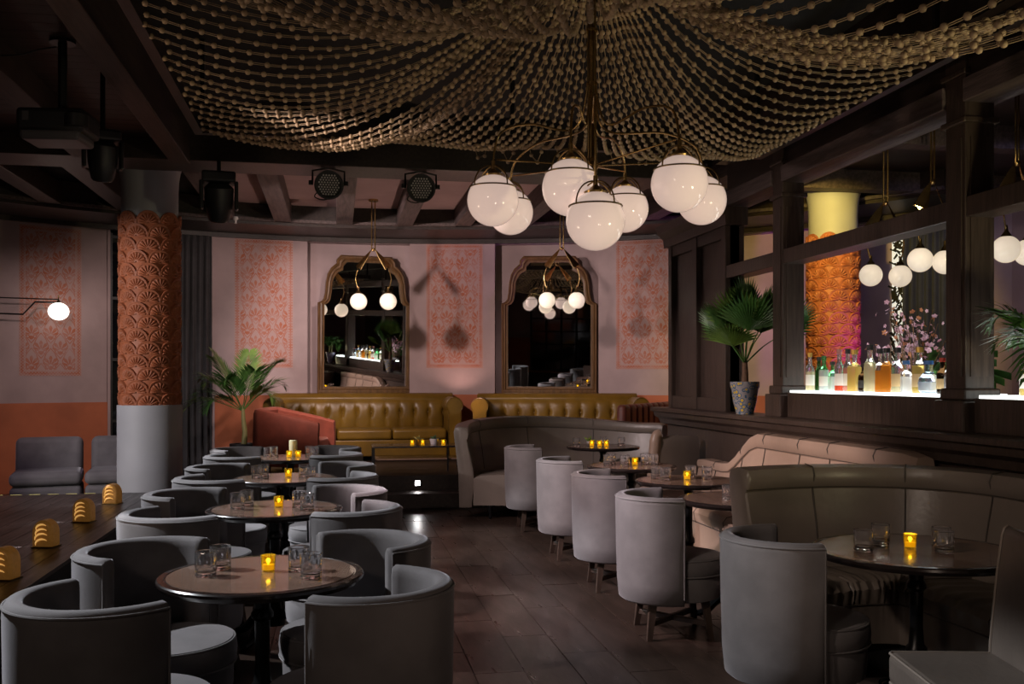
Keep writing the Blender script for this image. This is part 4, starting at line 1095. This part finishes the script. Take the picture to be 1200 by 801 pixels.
# ---- dome footlights along the stage edge
def dome_mesh():
    n = 13; out = [(-0.072, 0), (0.072, 0), (0.072, 0.10)]
    for k in range(1, n): 
        a = PI * k / n; out.append((0.072 * math.cos(a), 0.10 + 0.085 * math.sin(a)))
    out.append((-0.072, 0.10))
    return out
fl_lab = ['first from the column', 'second from the column', 'third from the column', 'fourth from the column']
for k, (x, y) in enumerate(((-2.01, 9.2), (-1.98, 8.09), (-1.94, 6.94), (-1.86, 5.86))):
    t = thing('dome_footlight', 'domed brass footlight with crescent slots on the stage, %s' % fl_lab[k], 'footlight', (x, y, 0.35), math.radians(-14), 'domed footlights on the stage edge')
    G().prism([(a, -0.055, b) for a, b in dome_mesh()], (0, 0.11, 0)).build('shade', 'brass_shell', t, 40, bevel=0.018, seg=3) if 'brass_shell' in MATS else None
    for j in range(4):
        zc = 0.022 + 0.034 * j; rr = 0.050 - 0.004 * abs(j - 1); pts = []
        for i in range(12):
            an = math.radians(195 - 150 * i / 11)
            pts.append((0.004 + rr * math.cos(an), -0.058, zc + rr * 0.72 * math.sin(an) + 0.004))
        G().tube(pts, [0.0012 + 0.0062 * math.sin(PI * i / 11) ** 1.2 for i in range(12)], 6).build('crescent', 'amber_slot', t)
    G().box((0, 0, 0.004), (0.15, 0.12, 0.008)).build('base', 'dark_brass', t, 0)
    G().box((-0.073, 0, 0.030), (0.004, 0.06, 0.03)).build('light_slot', 'step_light', t, 0)
    spot('spot_light', (x - 0.10, y + 0.02, 0.40), (x - 0.40, y - 0.02, 0.35), 5.0, 60, (0.95, 0.97, 1.0), 0.6, 0.015)

# ---- step light
sl = thing('step_light', 'small bright recessed light on the platform step riser', 'step light', (0.93, 11.25, 0.26))
G().box((0, -0.006, 0), (0.075, 0.012, 0.075)).build('housing', 'black_metal', sl, 0)
G().box((0, -0.014, 0), (0.055, 0.006, 0.055)).build('lens', 'step_light', sl, 0)
spot('spot_light', (0.93, 11.22, 0.27), (0.93, 11.05, 0.10), 1.2, 120, (1, 0.95, 0.95), 0.5, 0.02)
sl2 = thing('floor_uplight', 'small brass floor uplight glowing on the platform beside the coffee table', 'uplight', (1.80, 12.35, 0.35))
G().lathe([(0.001, 0), (0.045, 0), (0.045, 0.03), (0.035, 0.04), (0.001, 0.04)], 16).build('housing', 'dark_brass', sl2)
G().lathe([(0.001, 0.041), (0.03, 0.041), (0.03, 0.044), (0.001, 0.044)], 16).build('lens', 'warm_lens', sl2) if 'warm_lens' in MATS else None

spot('spot_light', (1.80, 12.35, 0.42), (1.2, 11.7, 3.8), 90, 110, (1.0, 0.66, 0.52), 0.7, 0.04)

tag(G().lathe([(0.001, 3.84), (0.035, 3.84), (0.04, 3.81), (0.014, 3.79), (0.014, 3.76), (0.024, 3.755), (0.001, 3.75)], 12, (1.30, 10.6, 0)).build('sprinkler', 'white_plastic'), 'small white ceiling sprinkler between beams behind the chandelier', 'sprinkler')

# ================================================================ CURTAINS
def curtain(label, name, path, z0, z1, mat, folds, amp):
    t = thing(name, label, 'curtain', (path[0][0], path[0][1], 0))
    P = [Vector((p[0], p[1], 0)) for p in path]; n = folds * 8
    def fn(u, v):
        f = u * (len(P) - 1); i = min(int(f), len(P) - 2); q = P[i].lerp(P[i + 1], f - i)
        tt = (P[min(i + 1, len(P) - 1)] - P[i]).normalized(); nn = Vector((tt.y, -tt.x, 0))
        d = amp * math.sin(2 * PI * u * folds + 0.6 * math.sin(v * 3)) * (0.7 + 0.3 * math.sin(u * 17)) * (1 - 0.35 * v)
        p = q + nn * d
        return (p.x - path[0][0], p.y - path[0][1], z0 + (z1 - z0) * v)
    g = G().grid(fn, n + 1, 12)
    o = g.build('drape', mat, t, 80)
    m = o.modifiers.new('thick', 'SOLIDIFY'); m.thickness = 0.008
    G().tube([(p.x - path[0][0], p.y - path[0][1], z1 + 0.01) for p in P], 0.012, 8).build('rail', 'black_metal', t)
curtain('dark charcoal floor-length curtain between the column and the stencilled wall', 'long_curtain', arcpath(-17.6, -13.9, 8.40), 0.02, 3.54, 'curtain', 6, 0.05)
curtain('dark navy floor-length curtain behind the bar shelf', 'bar_curtain', arcpath(53.4, 58.5, 8.42), 0.02, 3.54, 'blue_curtain', 8, 0.05)
# lattice-screened window beyond the bar
w2 = struct(arcwall(52.0, 53.7, 8.585, 8.6, 0.3, 3.3).build('window_2', 'screen_light') if 'screen_light' in MATS else arcwall(52.0, 53.7, 8.585, 8.6, 0.3, 3.3).build('window_2', pm('screen_light', (0.8, 0.85, 0.9), 0.4, emit=(0.85, 0.92, 1.0), estr=0.45)))
rl_ = random.Random(5)
lat = G()
for k in range(420):
    ph = rl_.uniform(52.05, 53.65); z = rl_.uniform(0.4, 3.25); x, y = ap(ph, 8.575)
    lat.box((x, y, z), (rl_.uniform(0.012, 0.028), 0.012, rl_.uniform(0.04, 0.13)), -math.radians(ph), ry=rl_.uniform(-1.2, 1.2))
lo = lat.build('leaf_lattice', 'black_metal', w2, 0); lo['kind'] = 'stuff'

# ================================================================ PLANTS
def pinnate(g, base, dirx, L, rise, droop, n=24, leaf=0.24, w=0.012, rng=random):
    """feather palm frond: arched rachis with two ranks of leaflets"""
    d = Vector((math.cos(dirx), math.sin(dirx), 0)); side = Vector((-d.y, d.x, 0)); pts = []
    for i in range(n + 1):
        t = i / n
        pts.append(Vector(base) + d * (L * (t - 0.25 * t * t)) + Vector((0, 0, rise * t - droop * t * t * t)))
    g.tube(pts, [0.006 * (1 - 0.75 * i / n) + 0.0008 for i in range(n + 1)], 5)
    for i in range(int(n * 0.22), n + 1):
        t = i / n
        tan = (pts[i] - pts[max(0, i - 1)]).normalized()
        ll = leaf * (math.sin(PI * (0.15 + 0.85 * t)) * 0.75 + 0.28)
        for s in (-1, 1):
            dr = (side * s * (1 - 0.45 * t) + tan * (0.55 + 0.6 * t) + Vector((0, 0, 0.22 - 0.5 * t * 0.6 + rng.uniform(-0.08, 0.08)))).normalized()
            up = dr.cross(tan)
            if up.length < 1e-4: continue
            wv = dr.cross(up.normalized()).normalized() * w
            a = pts[i]; m1 = a + dr * ll * 0.45 + Vector((0, 0, 0.01)); e = a + dr * ll + Vector((0, 0, -0.05 * ll))
            o = len(g.v)
            g.v += [tuple(a), tuple(m1 + wv), tuple(m1 - wv), tuple(e)]
            g.f += [(o, o + 1, o + 2), (o + 1, o + 3, o + 2)]
def fan_leaf(g, base, aim, L_st, R, n=22, spread=2.5, roll=0.0, rng=random):
    """fan palm leaf: stalk, then pleated blades spread as a fan"""
    a = Vector(base); d = Vector(aim).normalized()
    hub_ = a + d * L_st
    g.tube(smoothpath([a, a.lerp(hub_, 0.5) + Vector((0, 0, 0.03)), hub_], 4), [0.007] * 4 + [0.005] * 5, 6)
    up = Vector((0, 0, 1)); side = d.cross(up)
    if side.length < 1e-3: side = Vector((1, 0, 0))
    side.normalize(); nrm = side.cross(d).normalized()
    side = (Matrix.Rotation(roll, 3, d) @ side); nrm = (Matrix.Rotation(roll, 3, d) @ nrm)
    for k in range(n):
        q = -spread / 2 + spread * k / (n - 1)
        dr = (d * math.cos(q) + side * math.sin(q)).normalized()
        dr = (dr + nrm * (0.10 + 0.12 * math.cos(q))).normalized()
        wv = (side * math.cos(q) - d * math.sin(q)) * (R * spread / n * 0.46)
        rr = R * (1.0 - 0.16 * (abs(q) / (spread / 2)) ** 2) * rng.uniform(0.93, 1.05)
        m1 = hub_ + dr * rr * 0.55 + nrm * 0.01; e = hub_ + dr * rr - Vector((0, 0, 0.10 * rr))
        o = len(g.v)
        g.v += [tuple(hub_), tuple(m1 + wv - nrm * 0.012), tuple(m1 + nrm * 0.008), tuple(m1 - wv - nrm * 0.012), tuple(e)]
        g.f += [(o, o + 1, o + 2), (o, o + 2, o + 3), (o + 1, o + 4, o + 2), (o + 2, o + 4, o + 3)]
def pot(t, prof, mat, z=0.0, soil_r=0.1, soil_z=0.2):
    G().lathe(prof, 32).build('pot', mat, t)
    G().lathe([(0.001, soil_z - 0.01), (soil_r, soil_z - 0.01), (soil_r, soil_z), (0.001, soil_z + 0.012)], 20).build('soil', 'soil', t)
# painted ceramic
def painted(name, base, c1, c2, scale):
    m = pm(name, base, 0.25, coat=0.4); nt = m.node_tree; b = nt.nodes['Principled BSDF']
    tc = nt.nodes.new('ShaderNodeTexCoord'); vo = nt.nodes.new('ShaderNodeTexVoronoi'); vo.inputs['Scale'].default_value = scale
    nt.links.new(tc.outputs['Object'], vo.inputs['Vector'])
    cr = nt.nodes.new('ShaderNodeValToRGB'); nt.links.new(vo.outputs['Distance'], cr.inputs[0]); cr.color_ramp.interpolation = 'CONSTANT'
    e = cr.color_ramp.elements; e[0].color = (*c1, 1); e[0].position = 0; e[1].color = (*base, 1); e[1].position = 0.30
    q = e.new(0.42); q.color = (*c2, 1); q = e.new(0.55); q.color = (*base, 1)
    nt.links.new(cr.outputs[0], b.inputs['Base Color'])
painted('painted_yellow', (0.24, 0.23, 0.24), (0.5, 0.34, 0.02), (0.03, 0.09, 0.16), 26)
painted('painted_indigo', (0.30, 0.26, 0.36), (0.04, 0.03, 0.10), (0.05, 0.04, 0.14), 30)

pl = thing('feather_palm', 'feathery green palm in a dark pot on the platform beside the armchair', 'palm', (-1.18, 12.75, 0.35))
pot(pl, [(0.001, 0), (0.14, 0), (0.18, 0.26), (0.185, 0.30), (0.165, 0.30), (0.155, 0.27), (0.001, 0.26)], 'black_plastic', soil_r=0.155, soil_z=0.285)
G().tube([(0, 0, 0.27), (0.01, 0, 0.45), (-0.01, 0, 0.62), (-0.015, 0, 0.80)], [0.038, 0.034, 0.028, 0.018], 10).build('trunk', 'palm_stem', pl)
rp = random.Random(11)
for k, (a, L, ri, dr) in enumerate(((182, 1.00, 0.38, 0.42), (168, 0.72, 0.74, 0.34), (150, 0.60, 0.92, 0.25), (200, 0.60, 0.66, 0.32), (350, 0.62, 0.92, 0.30), (20, 0.72, 0.70, 0.40), (335, 0.55, 0.55, 0.42), (240, 0.50, 0.70, 0.32), (300, 0.48, 0.80, 0.30), (80, 0.40, 0.95, 0.20), (190, 0.80, 0.55, 0.40), (10, 0.55, 0.86, 0.26), (175, 0.5, 0.98, 0.22), (215, 0.66, 0.40, 0.38))):
    g = G(); pinnate(g, (-0.015, 0, 0.72), math.radians(a), L, ri, dr, rng=rp, leaf=0.33, w=0.0125, n=32)
    g.build('frond', 'palm_light' if k % 3 == 0 else 'palm_green', pl, 0)

fp_ = thing('fan_palm', 'fan palm in a painted yellow and white pot on the partition ledge', 'palm', (3.55, 7.95, 1.175))
pot(fp_, [(0.001, 0), (0.075, 0), (0.10, 0.10), (0.118, 0.22), (0.128, 0.24), (0.128, 0.285), (0.112, 0.285), (0.108, 0.25), (0.001, 0.24)], 'painted_yellow', soil_r=0.108, soil_z=0.27)
G().tube([(0, 0, 0.26), (0.004, 0, 0.36), (0.0, 0, 0.46)], [0.032, 0.028, 0.022], 10).build('trunk', 'bark', fp_)
for k, (az, el, ls, R, ro) in enumerate(((215, 68, 0.34, 0.40, 0.2), (255, 52, 0.36, 0.42, -0.2), (300, 62, 0.38, 0.40, 0.3), (160, 50, 0.32, 0.38, 0.4), (20, 55, 0.34, 0.40, 0.1), (275, 80, 0.44, 0.40, 0.5), (225, 30, 0.30, 0.36, 0.0), (330, 38, 0.42, 0.42, -0.5), (120, 75, 0.4, 0.36, 0.2))):
    g = G(); a_, e_ = math.radians(az), math.radians(el)
    fan_leaf(g, (0, 0, 0.44), (math.cos(a_) * math.cos(e_), math.sin(a_) * math.cos(e_), math.sin(e_)), ls, R, roll=ro, rng=rp, spread=2.3)
    g.build('fan_leaf', 'palm_green' if k % 2 else 'palm_light', fp_, 0)

bp2 = thing('bamboo_palm', 'leafy palm in an indigo patterned pot on the ledge by the partition post', 'palm', (3.50, 4.20, 1.175))
pot(bp2, [(0.001, 0), (0.06, 0), (0.085, 0.12), (0.108, 0.24), (0.115, 0.26), (0.115, 0.285), (0.100, 0.285), (0.096, 0.25), (0.001, 0.24)], 'painted_indigo', soil_r=0.096, soil_z=0.27)
for k in range(5):
    G().tube([(0.03 * math.cos(k), 0.03 * math.sin(k), 0.26), (0.06 * math.cos(k * 1.3), 0.06 * math.sin(k * 1.3), 0.52)], [0.009, 0.006], 6).build('stem', 'palm_stem', bp2)
for k in range(15):
    g = G(); pinnate(g, (0.05 * math.cos(k * 1.3), 0.05 * math.sin(k * 1.3), 0.46 + 0.02 * (k % 3)), k * 2.4, rp.uniform(0.30, 0.42), rp.uniform(0.10, 0.42), rp.uniform(0.12, 0.3), n=14, leaf=0.20, w=0.013, rng=rp)
    g.build('frond', 'palm_green', bp2, 0)

# ---- flowers behind the bottles
fa = thing('flower_arrangement', 'pink flowering branches with broad dark leaves behind the lit bottles', 'flowers', (4.30, 6.55, 1.10))
pm('petal_pink', (0.62, 0.33, 0.42), 0.6, var=0.35, vscale=12, col2=(0.75, 0.52, 0.62))
pm('petal_orange', (0.55, 0.22, 0.10), 0.6, var=0.3)
G().lathe([(0.001, 0), (0.10, 0), (0.13, 0.12), (0.11, 0.26), (0.08, 0.30), (0.09, 0.33), (0.075, 0.33), (0.07, 0.30), (0.001, 0.05)], 24).build('vase', 'pot_white', fa)
G().bx(-0.3, 0.6, -1.5, 1.4, -1.10, -0.005).build('stand', 'panel_wood', fa, 0)
tips = []
for k in range(26):
    a = rp.uniform(0, 2 * PI); r = rp.uniform(0.05, 0.36); zt = rp.uniform(0.60, 0.95)
    tip = Vector((r * math.cos(a), r * math.sin(a) * 0.9, zt)); tips.append(tip)
    G().tube(smoothpath([(0.02 * math.cos(a), 0.02 * math.sin(a), 0.25), tip * 0.6 + Vector((0, 0, 0.1)), tip], 4), [0.005] * 4 + [0.003] * 5, 5).build('branch', 'bark', fa)
for k in range(190):
    tp = rp.choice(tips); c = tp.lerp(Vector((0, 0, 0.4)), rp.uniform(-0.05, 0.50)) + Vector((rp.uniform(-0.10, 0.10), rp.uniform(-0.10, 0.10), rp.uniform(-0.08, 0.06)))
    g = G()
    ax = Vector((rp.uniform(-1, 1), rp.uniform(-1, 0.2), rp.uniform(-0.3, 1))).normalized(); s1_ = ax.orthogonal().normalized(); s2_ = ax.cross(s1_)
    R = rp.uniform(0.014, 0.026)
    for j in range(5):
        q = j * 2 * PI / 5; dv_ = s1_ * math.cos(q) + s2_ * math.sin(q); pv = s1_ * -math.sin(q) + s2_ * math.cos(q)
        o = len(g.v)
        g.v += [tuple(c), tuple(c + dv_ * R * 0.6 + pv * R * 0.38 + ax * R * 0.25), tuple(c + dv_ * R + ax * R * 0.3), tuple(c + dv_ * R * 0.6 - pv * R * 0.38 + ax * R * 0.25)]
        g.f += [(o, o + 1, o + 2), (o, o + 2, o + 3)]
    g.build('flower', 'petal_orange' if rp.random() < 0.2 else 'petal_pink', fa, 0)
for k in range(26):
    a = rp.uniform(-2.0, 0.9); c = Vector((0.05 * math.cos(a), -0.10 + 0.05 * math.sin(a), 0.34)); d = Vector((math.cos(a) * 0.6, math.sin(a) - 0.35, rp.uniform(0.1, 0.9))).normalized(); L = rp.uniform(0.34, 0.52)
    sd = d.cross(Vector((0, 0, 1))).normalized(); g = G()
    def lf(u, v, c=c, d=d, sd=sd, L=L):
        w = 0.085 * math.sin(PI * min(1, u * 0.97 + 0.03)) ** 0.8
        p = c + d * (0.10 + L * u) + sd * (v - 0.5) * 2 * w + Vector((0, 0, 0.05 * abs(v - 0.5) * 2 - 0.16 * u * u))
        return tuple(p)
    g.grid(lf, 9, 5); g.tube([c, c + d * 0.12], 0.004, 5)
    g.build('broad_leaf', 'palm_green', fa, 60)

# ================================================================ BOTTLES ON THE LIT SHELF
def bottle(label, x, y, h, r, shape, glass, liquid, cap, capcol, lab=None, fill=0.6):
    t = thing('liquor_bottle', label, 'bottle', (x, y, 1.392), random.uniform(0, 6), 'bottles on the lit shelf')
    nk = 0.30 * r + 0.005
    if shape == 'round': pr = [(0.001, 0.0), (r * 0.7, 0.0), (r * 0.95, 0.02), (r, h * 0.28), (r * 0.9, h * 0.48), (r * 0.55, h * 0.60), (nk * 1.1, h * 0.66), (nk, h * 0.9), (0.001, h * 0.9)]
    elif shape == 'square': pr = [(0.001, 0.0), (r * 0.96, 0.0), (r, 0.008), (r, h * 0.58), (r * 0.85, h * 0.63), (nk, h * 0.68), (nk, h * 0.9), (0.001, h * 0.9)]
    else: pr = [(0.001, 0.0), (r * 0.94, 0.0), (r, 0.01), (r, h * 0.52), (r * 0.92, h * 0.60), (r * 0.55, h * 0.68), (nk, h * 0.74), (nk * 0.95, h * 0.9), (0.001, h * 0.9)]
    n = 4 if shape == 'square' else 24
    b = G().lathe(pr, n, a0=PI / 4).build('body', glass, t, 30, bevel=0.006 if n == 4 else 0)
    if liquid:
        lp = [(0.001, 0.0015)] + [(q[0] * 1.006, max(0.0015, q[1])) for q in pr[1:] if q[1] < h * fill]
        rr = lp[-1][0]; lp += [(rr, h * fill), (0.001, h * fill)]
        G().lathe(lp, n, a0=PI / 4).build('liquid', liquid, b, 30)
    G().lathe([(0.001, h * 0.885), (nk * 1.25, h * 0.885), (nk * 1.25, h), (0.001, h)], 16).build('cap', capcol, t, 30)
    if lab:
        k = 1.012 if n != 4 else 1.01
        G().lathe([(r * k, h * 0.14), (r * k, h * 0.42), (r * k * 0.99, h * 0.42), (r * k * 0.99, h * 0.14)], n, a0=PI / 4).build('paper_label', lab, t, 30)
def gm(n, c, tr=0.9): return pm(n, c, 0.22 if n.startswith('liq') else 0.03, trans=0.62 if n.startswith('liq') else tr, ior=1.33 if n.startswith('liq') else 1.4)
gm('glass_green', (0.25, 0.85, 0.35)); gm('glass_dark_green', (0.06, 0.25, 0.05)); gm('glass_clear', (0.95, 0.97, 1.0)); gm('glass_brown', (0.10, 0.05, 0.02)); gm('glass_blue', (0.7, 0.85, 1.0))
gm('liq_amber', (0.85, 0.30, 0.03)); gm('liq_gold', (0.95, 0.68, 0.18)); gm('liq_pale', (0.97, 0.88, 0.55)); gm('liq_red', (0.90, 0.12, 0.05)); gm('liq_rose', (0.95, 0.42, 0.32)); gm('liq_clear', (0.97, 0.98, 1.0))
pm('paper_white', (0.75, 0.72, 0.65), 0.6); pm('paper_cream', (0.72, 0.52, 0.26), 0.6); pm('paper_black', (0.03, 0.03, 0.03), 0.5)
pm('cap_gold', (0.65, 0.42, 0.10), 0.35, metal=0.7); pm('cap_blue', (0.05, 0.16, 0.42), 0.4); pm('cap_red', (0.5, 0.05, 0.03), 0.4); pm('cap_black', (0.02, 0.02, 0.02), 0.4); pm('cap_silver', (0.6, 0.6, 0.62), 0.3, metal=0.9); pm('cap_pink', (0.45, 0.20, 0.18), 0.4)
BT = [('slim clear bottle of pale spirit with gold cap at the far shelf end', 7.05, .30, .034, 'std', 'glass_clear', 'liq_pale', 'cap_gold', 'paper_white', .5),
      ('small dark green bottle beside the slim gold-capped bottle', 6.93, .265, .030, 'std', 'glass_dark_green', None, 'cap_black', None, .5),
      ('bright green bottle with green cap', 6.83, .27, .036, 'std', 'glass_green', 'liq_clear', 'glass_green', 'paper_white', .6),
      ('short pale green glass bottle with dark stopper', 6.72, .225, .036, 'square', 'glass_green', 'liq_clear', 'cap_black', None, .5),
      ('tall rose bottle almost empty with pink cap', 6.60, .315, .034, 'std', 'glass_clear', 'liq_red', 'cap_pink', 'paper_white', .16),
      ('rose-red bottle with black neck and white label', 6.50, .315, .034, 'std', 'glass_clear', 'liq_rose', 'cap_black', 'paper_white', .55),
      ('square golden whisky bottle with stopper', 6.385, .305, .050, 'square', 'glass_clear', 'liq_gold', 'cap_gold', None, .60),
      ('black-labelled stout amber bottle', 6.28, .20, .040, 'std', 'glass_brown', None, 'cap_black', 'paper_black', .5),
      ('tallest pale gold bottle with dark collar', 6.18, .335, .042, 'std', 'glass_clear', 'liq_pale', 'cap_black', None, .62),
      ('straight amber bottle with dark stopper', 6.075, .305, .038, 'square', 'glass_clear', 'liq_amber', 'cap_black', None, .50),
      ('wide orange-amber bottle beside the straight amber bottle', 5.97, .305, .046, 'square', 'glass_clear', 'liq_amber', 'cap_black', None, .62),
      ('pale bottle with large cream label', 5.86, .305, .042, 'std', 'glass_clear', 'liq_pale', 'cap_black', 'paper_cream', .4),
      ('short square clear bottle with blue stopper', 5.745, .215, .045, 'square', 'glass_clear', 'liq_clear', 'cap_blue', None, .5),
      ('golden bottle with yellow band and cork', 5.615, .30, .047, 'std', 'glass_clear', 'liq_gold', 'cap_gold', 'paper_cream', .6),
      ('round clear decanter-like bottle with blue stopper', 5.50, .21, .064, 'round', 'glass_blue', 'liq_clear', 'cap_blue', None, .35),
      ('dark bottle with cream label and red cap', 5.375, .225, .036, 'std', 'glass_brown', None, 'cap_red', 'paper_cream', .5),
      ('slim clear bottle with silver cap at the near shelf end', 5.30, .225, .026, 'std', 'glass_clear', 'liq_clear', 'cap_silver', None, .5)]
for i, (l, y, h, r, sh, gl_, lq, cp2, lb, fl_) in enumerate(BT):
    bottle(l, 3.70 + 0.012 * (i % 2), y, h, r, sh, gl_, lq, 'cap', cp2, lb, fl_)
bottle('amber bottle on the next lit shelf behind the post', 3.78, 4.72, .29, .038, 'std', 'glass_clear', 'liq_gold', 'cap', 'cap_black', 'paper_white', .5)

# ================================================================ TABLEWARE
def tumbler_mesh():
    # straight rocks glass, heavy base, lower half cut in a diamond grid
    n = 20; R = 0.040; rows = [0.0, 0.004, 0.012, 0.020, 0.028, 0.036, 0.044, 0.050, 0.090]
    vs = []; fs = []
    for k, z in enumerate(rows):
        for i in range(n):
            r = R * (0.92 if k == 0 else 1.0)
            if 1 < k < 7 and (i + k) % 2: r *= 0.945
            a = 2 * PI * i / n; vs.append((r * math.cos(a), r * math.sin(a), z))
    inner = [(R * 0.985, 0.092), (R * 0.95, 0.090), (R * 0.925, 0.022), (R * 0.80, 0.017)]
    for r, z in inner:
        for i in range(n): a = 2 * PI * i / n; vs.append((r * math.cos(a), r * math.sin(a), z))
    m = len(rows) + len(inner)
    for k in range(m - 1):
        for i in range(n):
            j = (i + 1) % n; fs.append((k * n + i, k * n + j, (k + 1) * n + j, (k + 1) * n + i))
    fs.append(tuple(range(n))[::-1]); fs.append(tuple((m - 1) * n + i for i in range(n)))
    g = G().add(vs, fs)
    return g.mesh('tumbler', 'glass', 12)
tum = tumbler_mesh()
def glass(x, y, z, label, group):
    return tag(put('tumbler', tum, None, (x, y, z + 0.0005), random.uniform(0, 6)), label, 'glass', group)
vot_me = G().lathe([(0.001, 0), (0.026, 0), (0.029, 0.004), (0.034, 0.072), (0.031, 0.072), (0.0265, 0.008), (0.001, 0.007)], 20).mesh('holder', 'amber_glass', 40)
wax_me = G().lathe([(0.001, 0.0075), (0.0255, 0.0075), (0.0275, 0.032), (0.001, 0.030)], 16).mesh('wax', 'wax', 40)
flm_me = G().lathe([(0.001, 0.033), (0.0038, 0.038), (0.0032, 0.044), (0.001, 0.053)], 10).mesh('flame', 'flame', 60)
def votive(x, y, z, label, group='amber votive candles', w=0.10):
    t = thing('votive_candle', label, 'candle', (x, y, z + 0.0005), 0, group)
    put('holder', vot_me, t); put('wax', wax_me, t); put('flame', flm_me, t)
    t.scale = (0.86, 0.86, 0.86)
    point('candle_light', (x, y, z + 0.042), w, (1.0, 0.68, 0.22), 0.008)
    return t
for i, (x, y) in enumerate(LT):
    nm = tname[i].replace('the ', '', 1)
    gl_ = 'cut glass tumbler on the %s side of ' + nm
    if i < 3:
        votive(x + 0.02, y + 0.03, 0.75, 'amber votive candle glowing on ' + nm)
        for sd, ps in (('stage', ((-0.205, -0.02), (-0.165, 0.10))), ('aisle', ((0.185, -0.13), (0.135, 0.02)))):
            ps = sorted(ps, key=lambda q: math.hypot(q[0] - 0.02, q[1] - 0.03))
            for (dx, dy), w_ in zip(ps, ('nearer', 'farther from')): glass(x + dx, y + dy, 0.75, 'cut glass tumbler, %s side of %s, %s its votive' % (sd, tshort[i], w_), 'tumblers on the stage-side tables')
    else:
        for sd, ps in (('stage', ((-0.16, 0.12), (-0.21, 0.02))), ('aisle', ((0.17, 0.1), (0.22, 0.0)))):
            for (dx, dy), w_ in zip(ps, ('nearer', 'farther from')): glass(x + dx, y + dy, 0.75, 'cut glass tumbler, %s side of %s, %s the cream candle' % (sd, tshort[i], w_), 'tumblers on the stage-side tables')
        votive(x - 0.01, y - 0.05, 0.75, 'amber votive candle before the cream pillar candle', w=0.06)
        votive(x + 0.07, y - 0.02, 0.75, 'amber votive candle at the aisle side of the cream pillar candle', w=0.06)
        pc = thing('pillar_candle', 'cream pillar candle standing among votives on the table by the steps', 'candle', (x + 0.02, y + 0.08, 0.7505))
        G().lathe([(0.001, 0), (0.036, 0), (0.038, 0.004), (0.038, 0.148), (0.034, 0.153), (0.001, 0.149)], 24).build('wax_body', 'cream_wax', pc)
        G().tube([(0, 0, 0.148), (0.002, 0, 0.162)], 0.0015, 5).build('wick', 'black_plastic', pc)
TR = {'e': ([(-0.25, 0.0), (-0.09, 0.13), (0.065, -0.10), (0.12, 0.0)], [(-0.01, 0.03)], 'large booth table'),
      'd': ([(-0.10, -0.05), (-0.02, -0.10), (0.02, 0.10)], [], 'small table behind the booth'),
      'c': ([(-0.17, 0.02), (-0.20, 0.13), (0.06, 0.12), (0.15, 0.02)], [(0.0, 0.03)], 'middle beige banquette table'),
      'b': ([(-0.20, 0.03), (-0.14, 0.14), (-0.08, -0.06), (0.14, 0.06), (0.19, -0.02)], [(0.03, 0.0)], 'low-end beige banquette table'),
      'a': ([(-0.30, 0.0), (0.03, 0.10), (0.22, 0.04)], [(-0.12, 0.02), (-0.05, -0.04), (0.03, -0.03)], 'corner sofa table')}
for k, (gs, vs_, nm) in TR.items():
    x, y, D = RT[k]
    ref = vs_[0] if vs_ else (-0.4, -0.6)
    gs = sorted(gs, key=lambda q: math.hypot(q[0] - ref[0], q[1] - ref[1]))
    for n_, (dx, dy) in enumerate(gs):
        glass(x + dx, y + dy, 0.75, 'cut glass tumbler on the %s, %s from %s' % (nm, ('nearest', 'second nearest', 'third nearest', 'fourth nearest', 'farthest')[n_], 'its votive' if len(vs_) == 1 else ('the aisle chair' if not vs_ else 'the outermost votive')), 'tumblers on the banquette tables')
    for n_, (dx, dy) in enumerate(vs_): votive(x + dx, y + dy, 0.75, 'amber votive candle on the ' + nm + (('', '')[0] if len(vs_) == 1 else (', aisle end of three', ', middle of three', ', partition end of three')[n_]), 'amber votive candles on the banquette tables', w=0.6 if k == 'e' else 0.12)
# air plant in a small cup on the corner-sofa table
def tuft(name, label, x, y, z, n, L, mat, potmat='pot_white', pr=0.03, ph=0.045, group=None):
    t = thing(name, label, 'plant', (x, y, z + 0.0005), 0, group)
    G().lathe([(0.001, 0), (pr * 0.75, 0), (pr, ph), (pr * 0.9, ph), (pr * 0.8, ph * 0.7), (0.001, ph * 0.7)], 16).build('pot', potmat, t)
    for k in range(n):
        a = k * 2.4; e = 0.5 + 0.9 * ((k * 0.37) % 1); d = Vector((math.cos(a) * math.cos(e), math.sin(a) * math.cos(e), math.sin(e)))
        G().tube([(0, 0, ph * 0.7), tuple(Vector((0, 0, ph * 0.7)) + d * L * 0.5), tuple(Vector((0, 0, ph * 0.7)) + d * L + Vector((0, 0, -0.01)))], [0.006, 0.007, 0.001], 5).build('leaf', mat, t)
    return t
x, y, D = RT['a']
tuft('air_plant', 'spiky little air plant among votives inside the curved corner sofa', x - 0.12, y + 0.13, 0.75, 12, 0.09, 'palm_light')
tuft('succulent', 'dark green succulent in a white pot on the coffee table', 1.20, 11.98, 0.662, 16, 0.085, 'succulent_green', pr=0.06, ph=0.07)
tuft('dried_posy', 'small dried posy in a brass cup on the coffee table', 1.00, 12.0, 0.662, 12, 0.09, 'palm_stem', 'dark_brass', pr=0.03, ph=0.06)
for k, (dx, dy) in enumerate(((-0.06, -0.05), (0.07, -0.06), (0.33, -0.04))):
    votive(0.98 + dx, 11.97 + dy, 0.662, 'amber votive candle on the low coffee table, ' + ('palm side of the dried posy', 'between dried posy and succulent', 'partition side of the succulent')[k], 'votives on the coffee table', w=0.08)
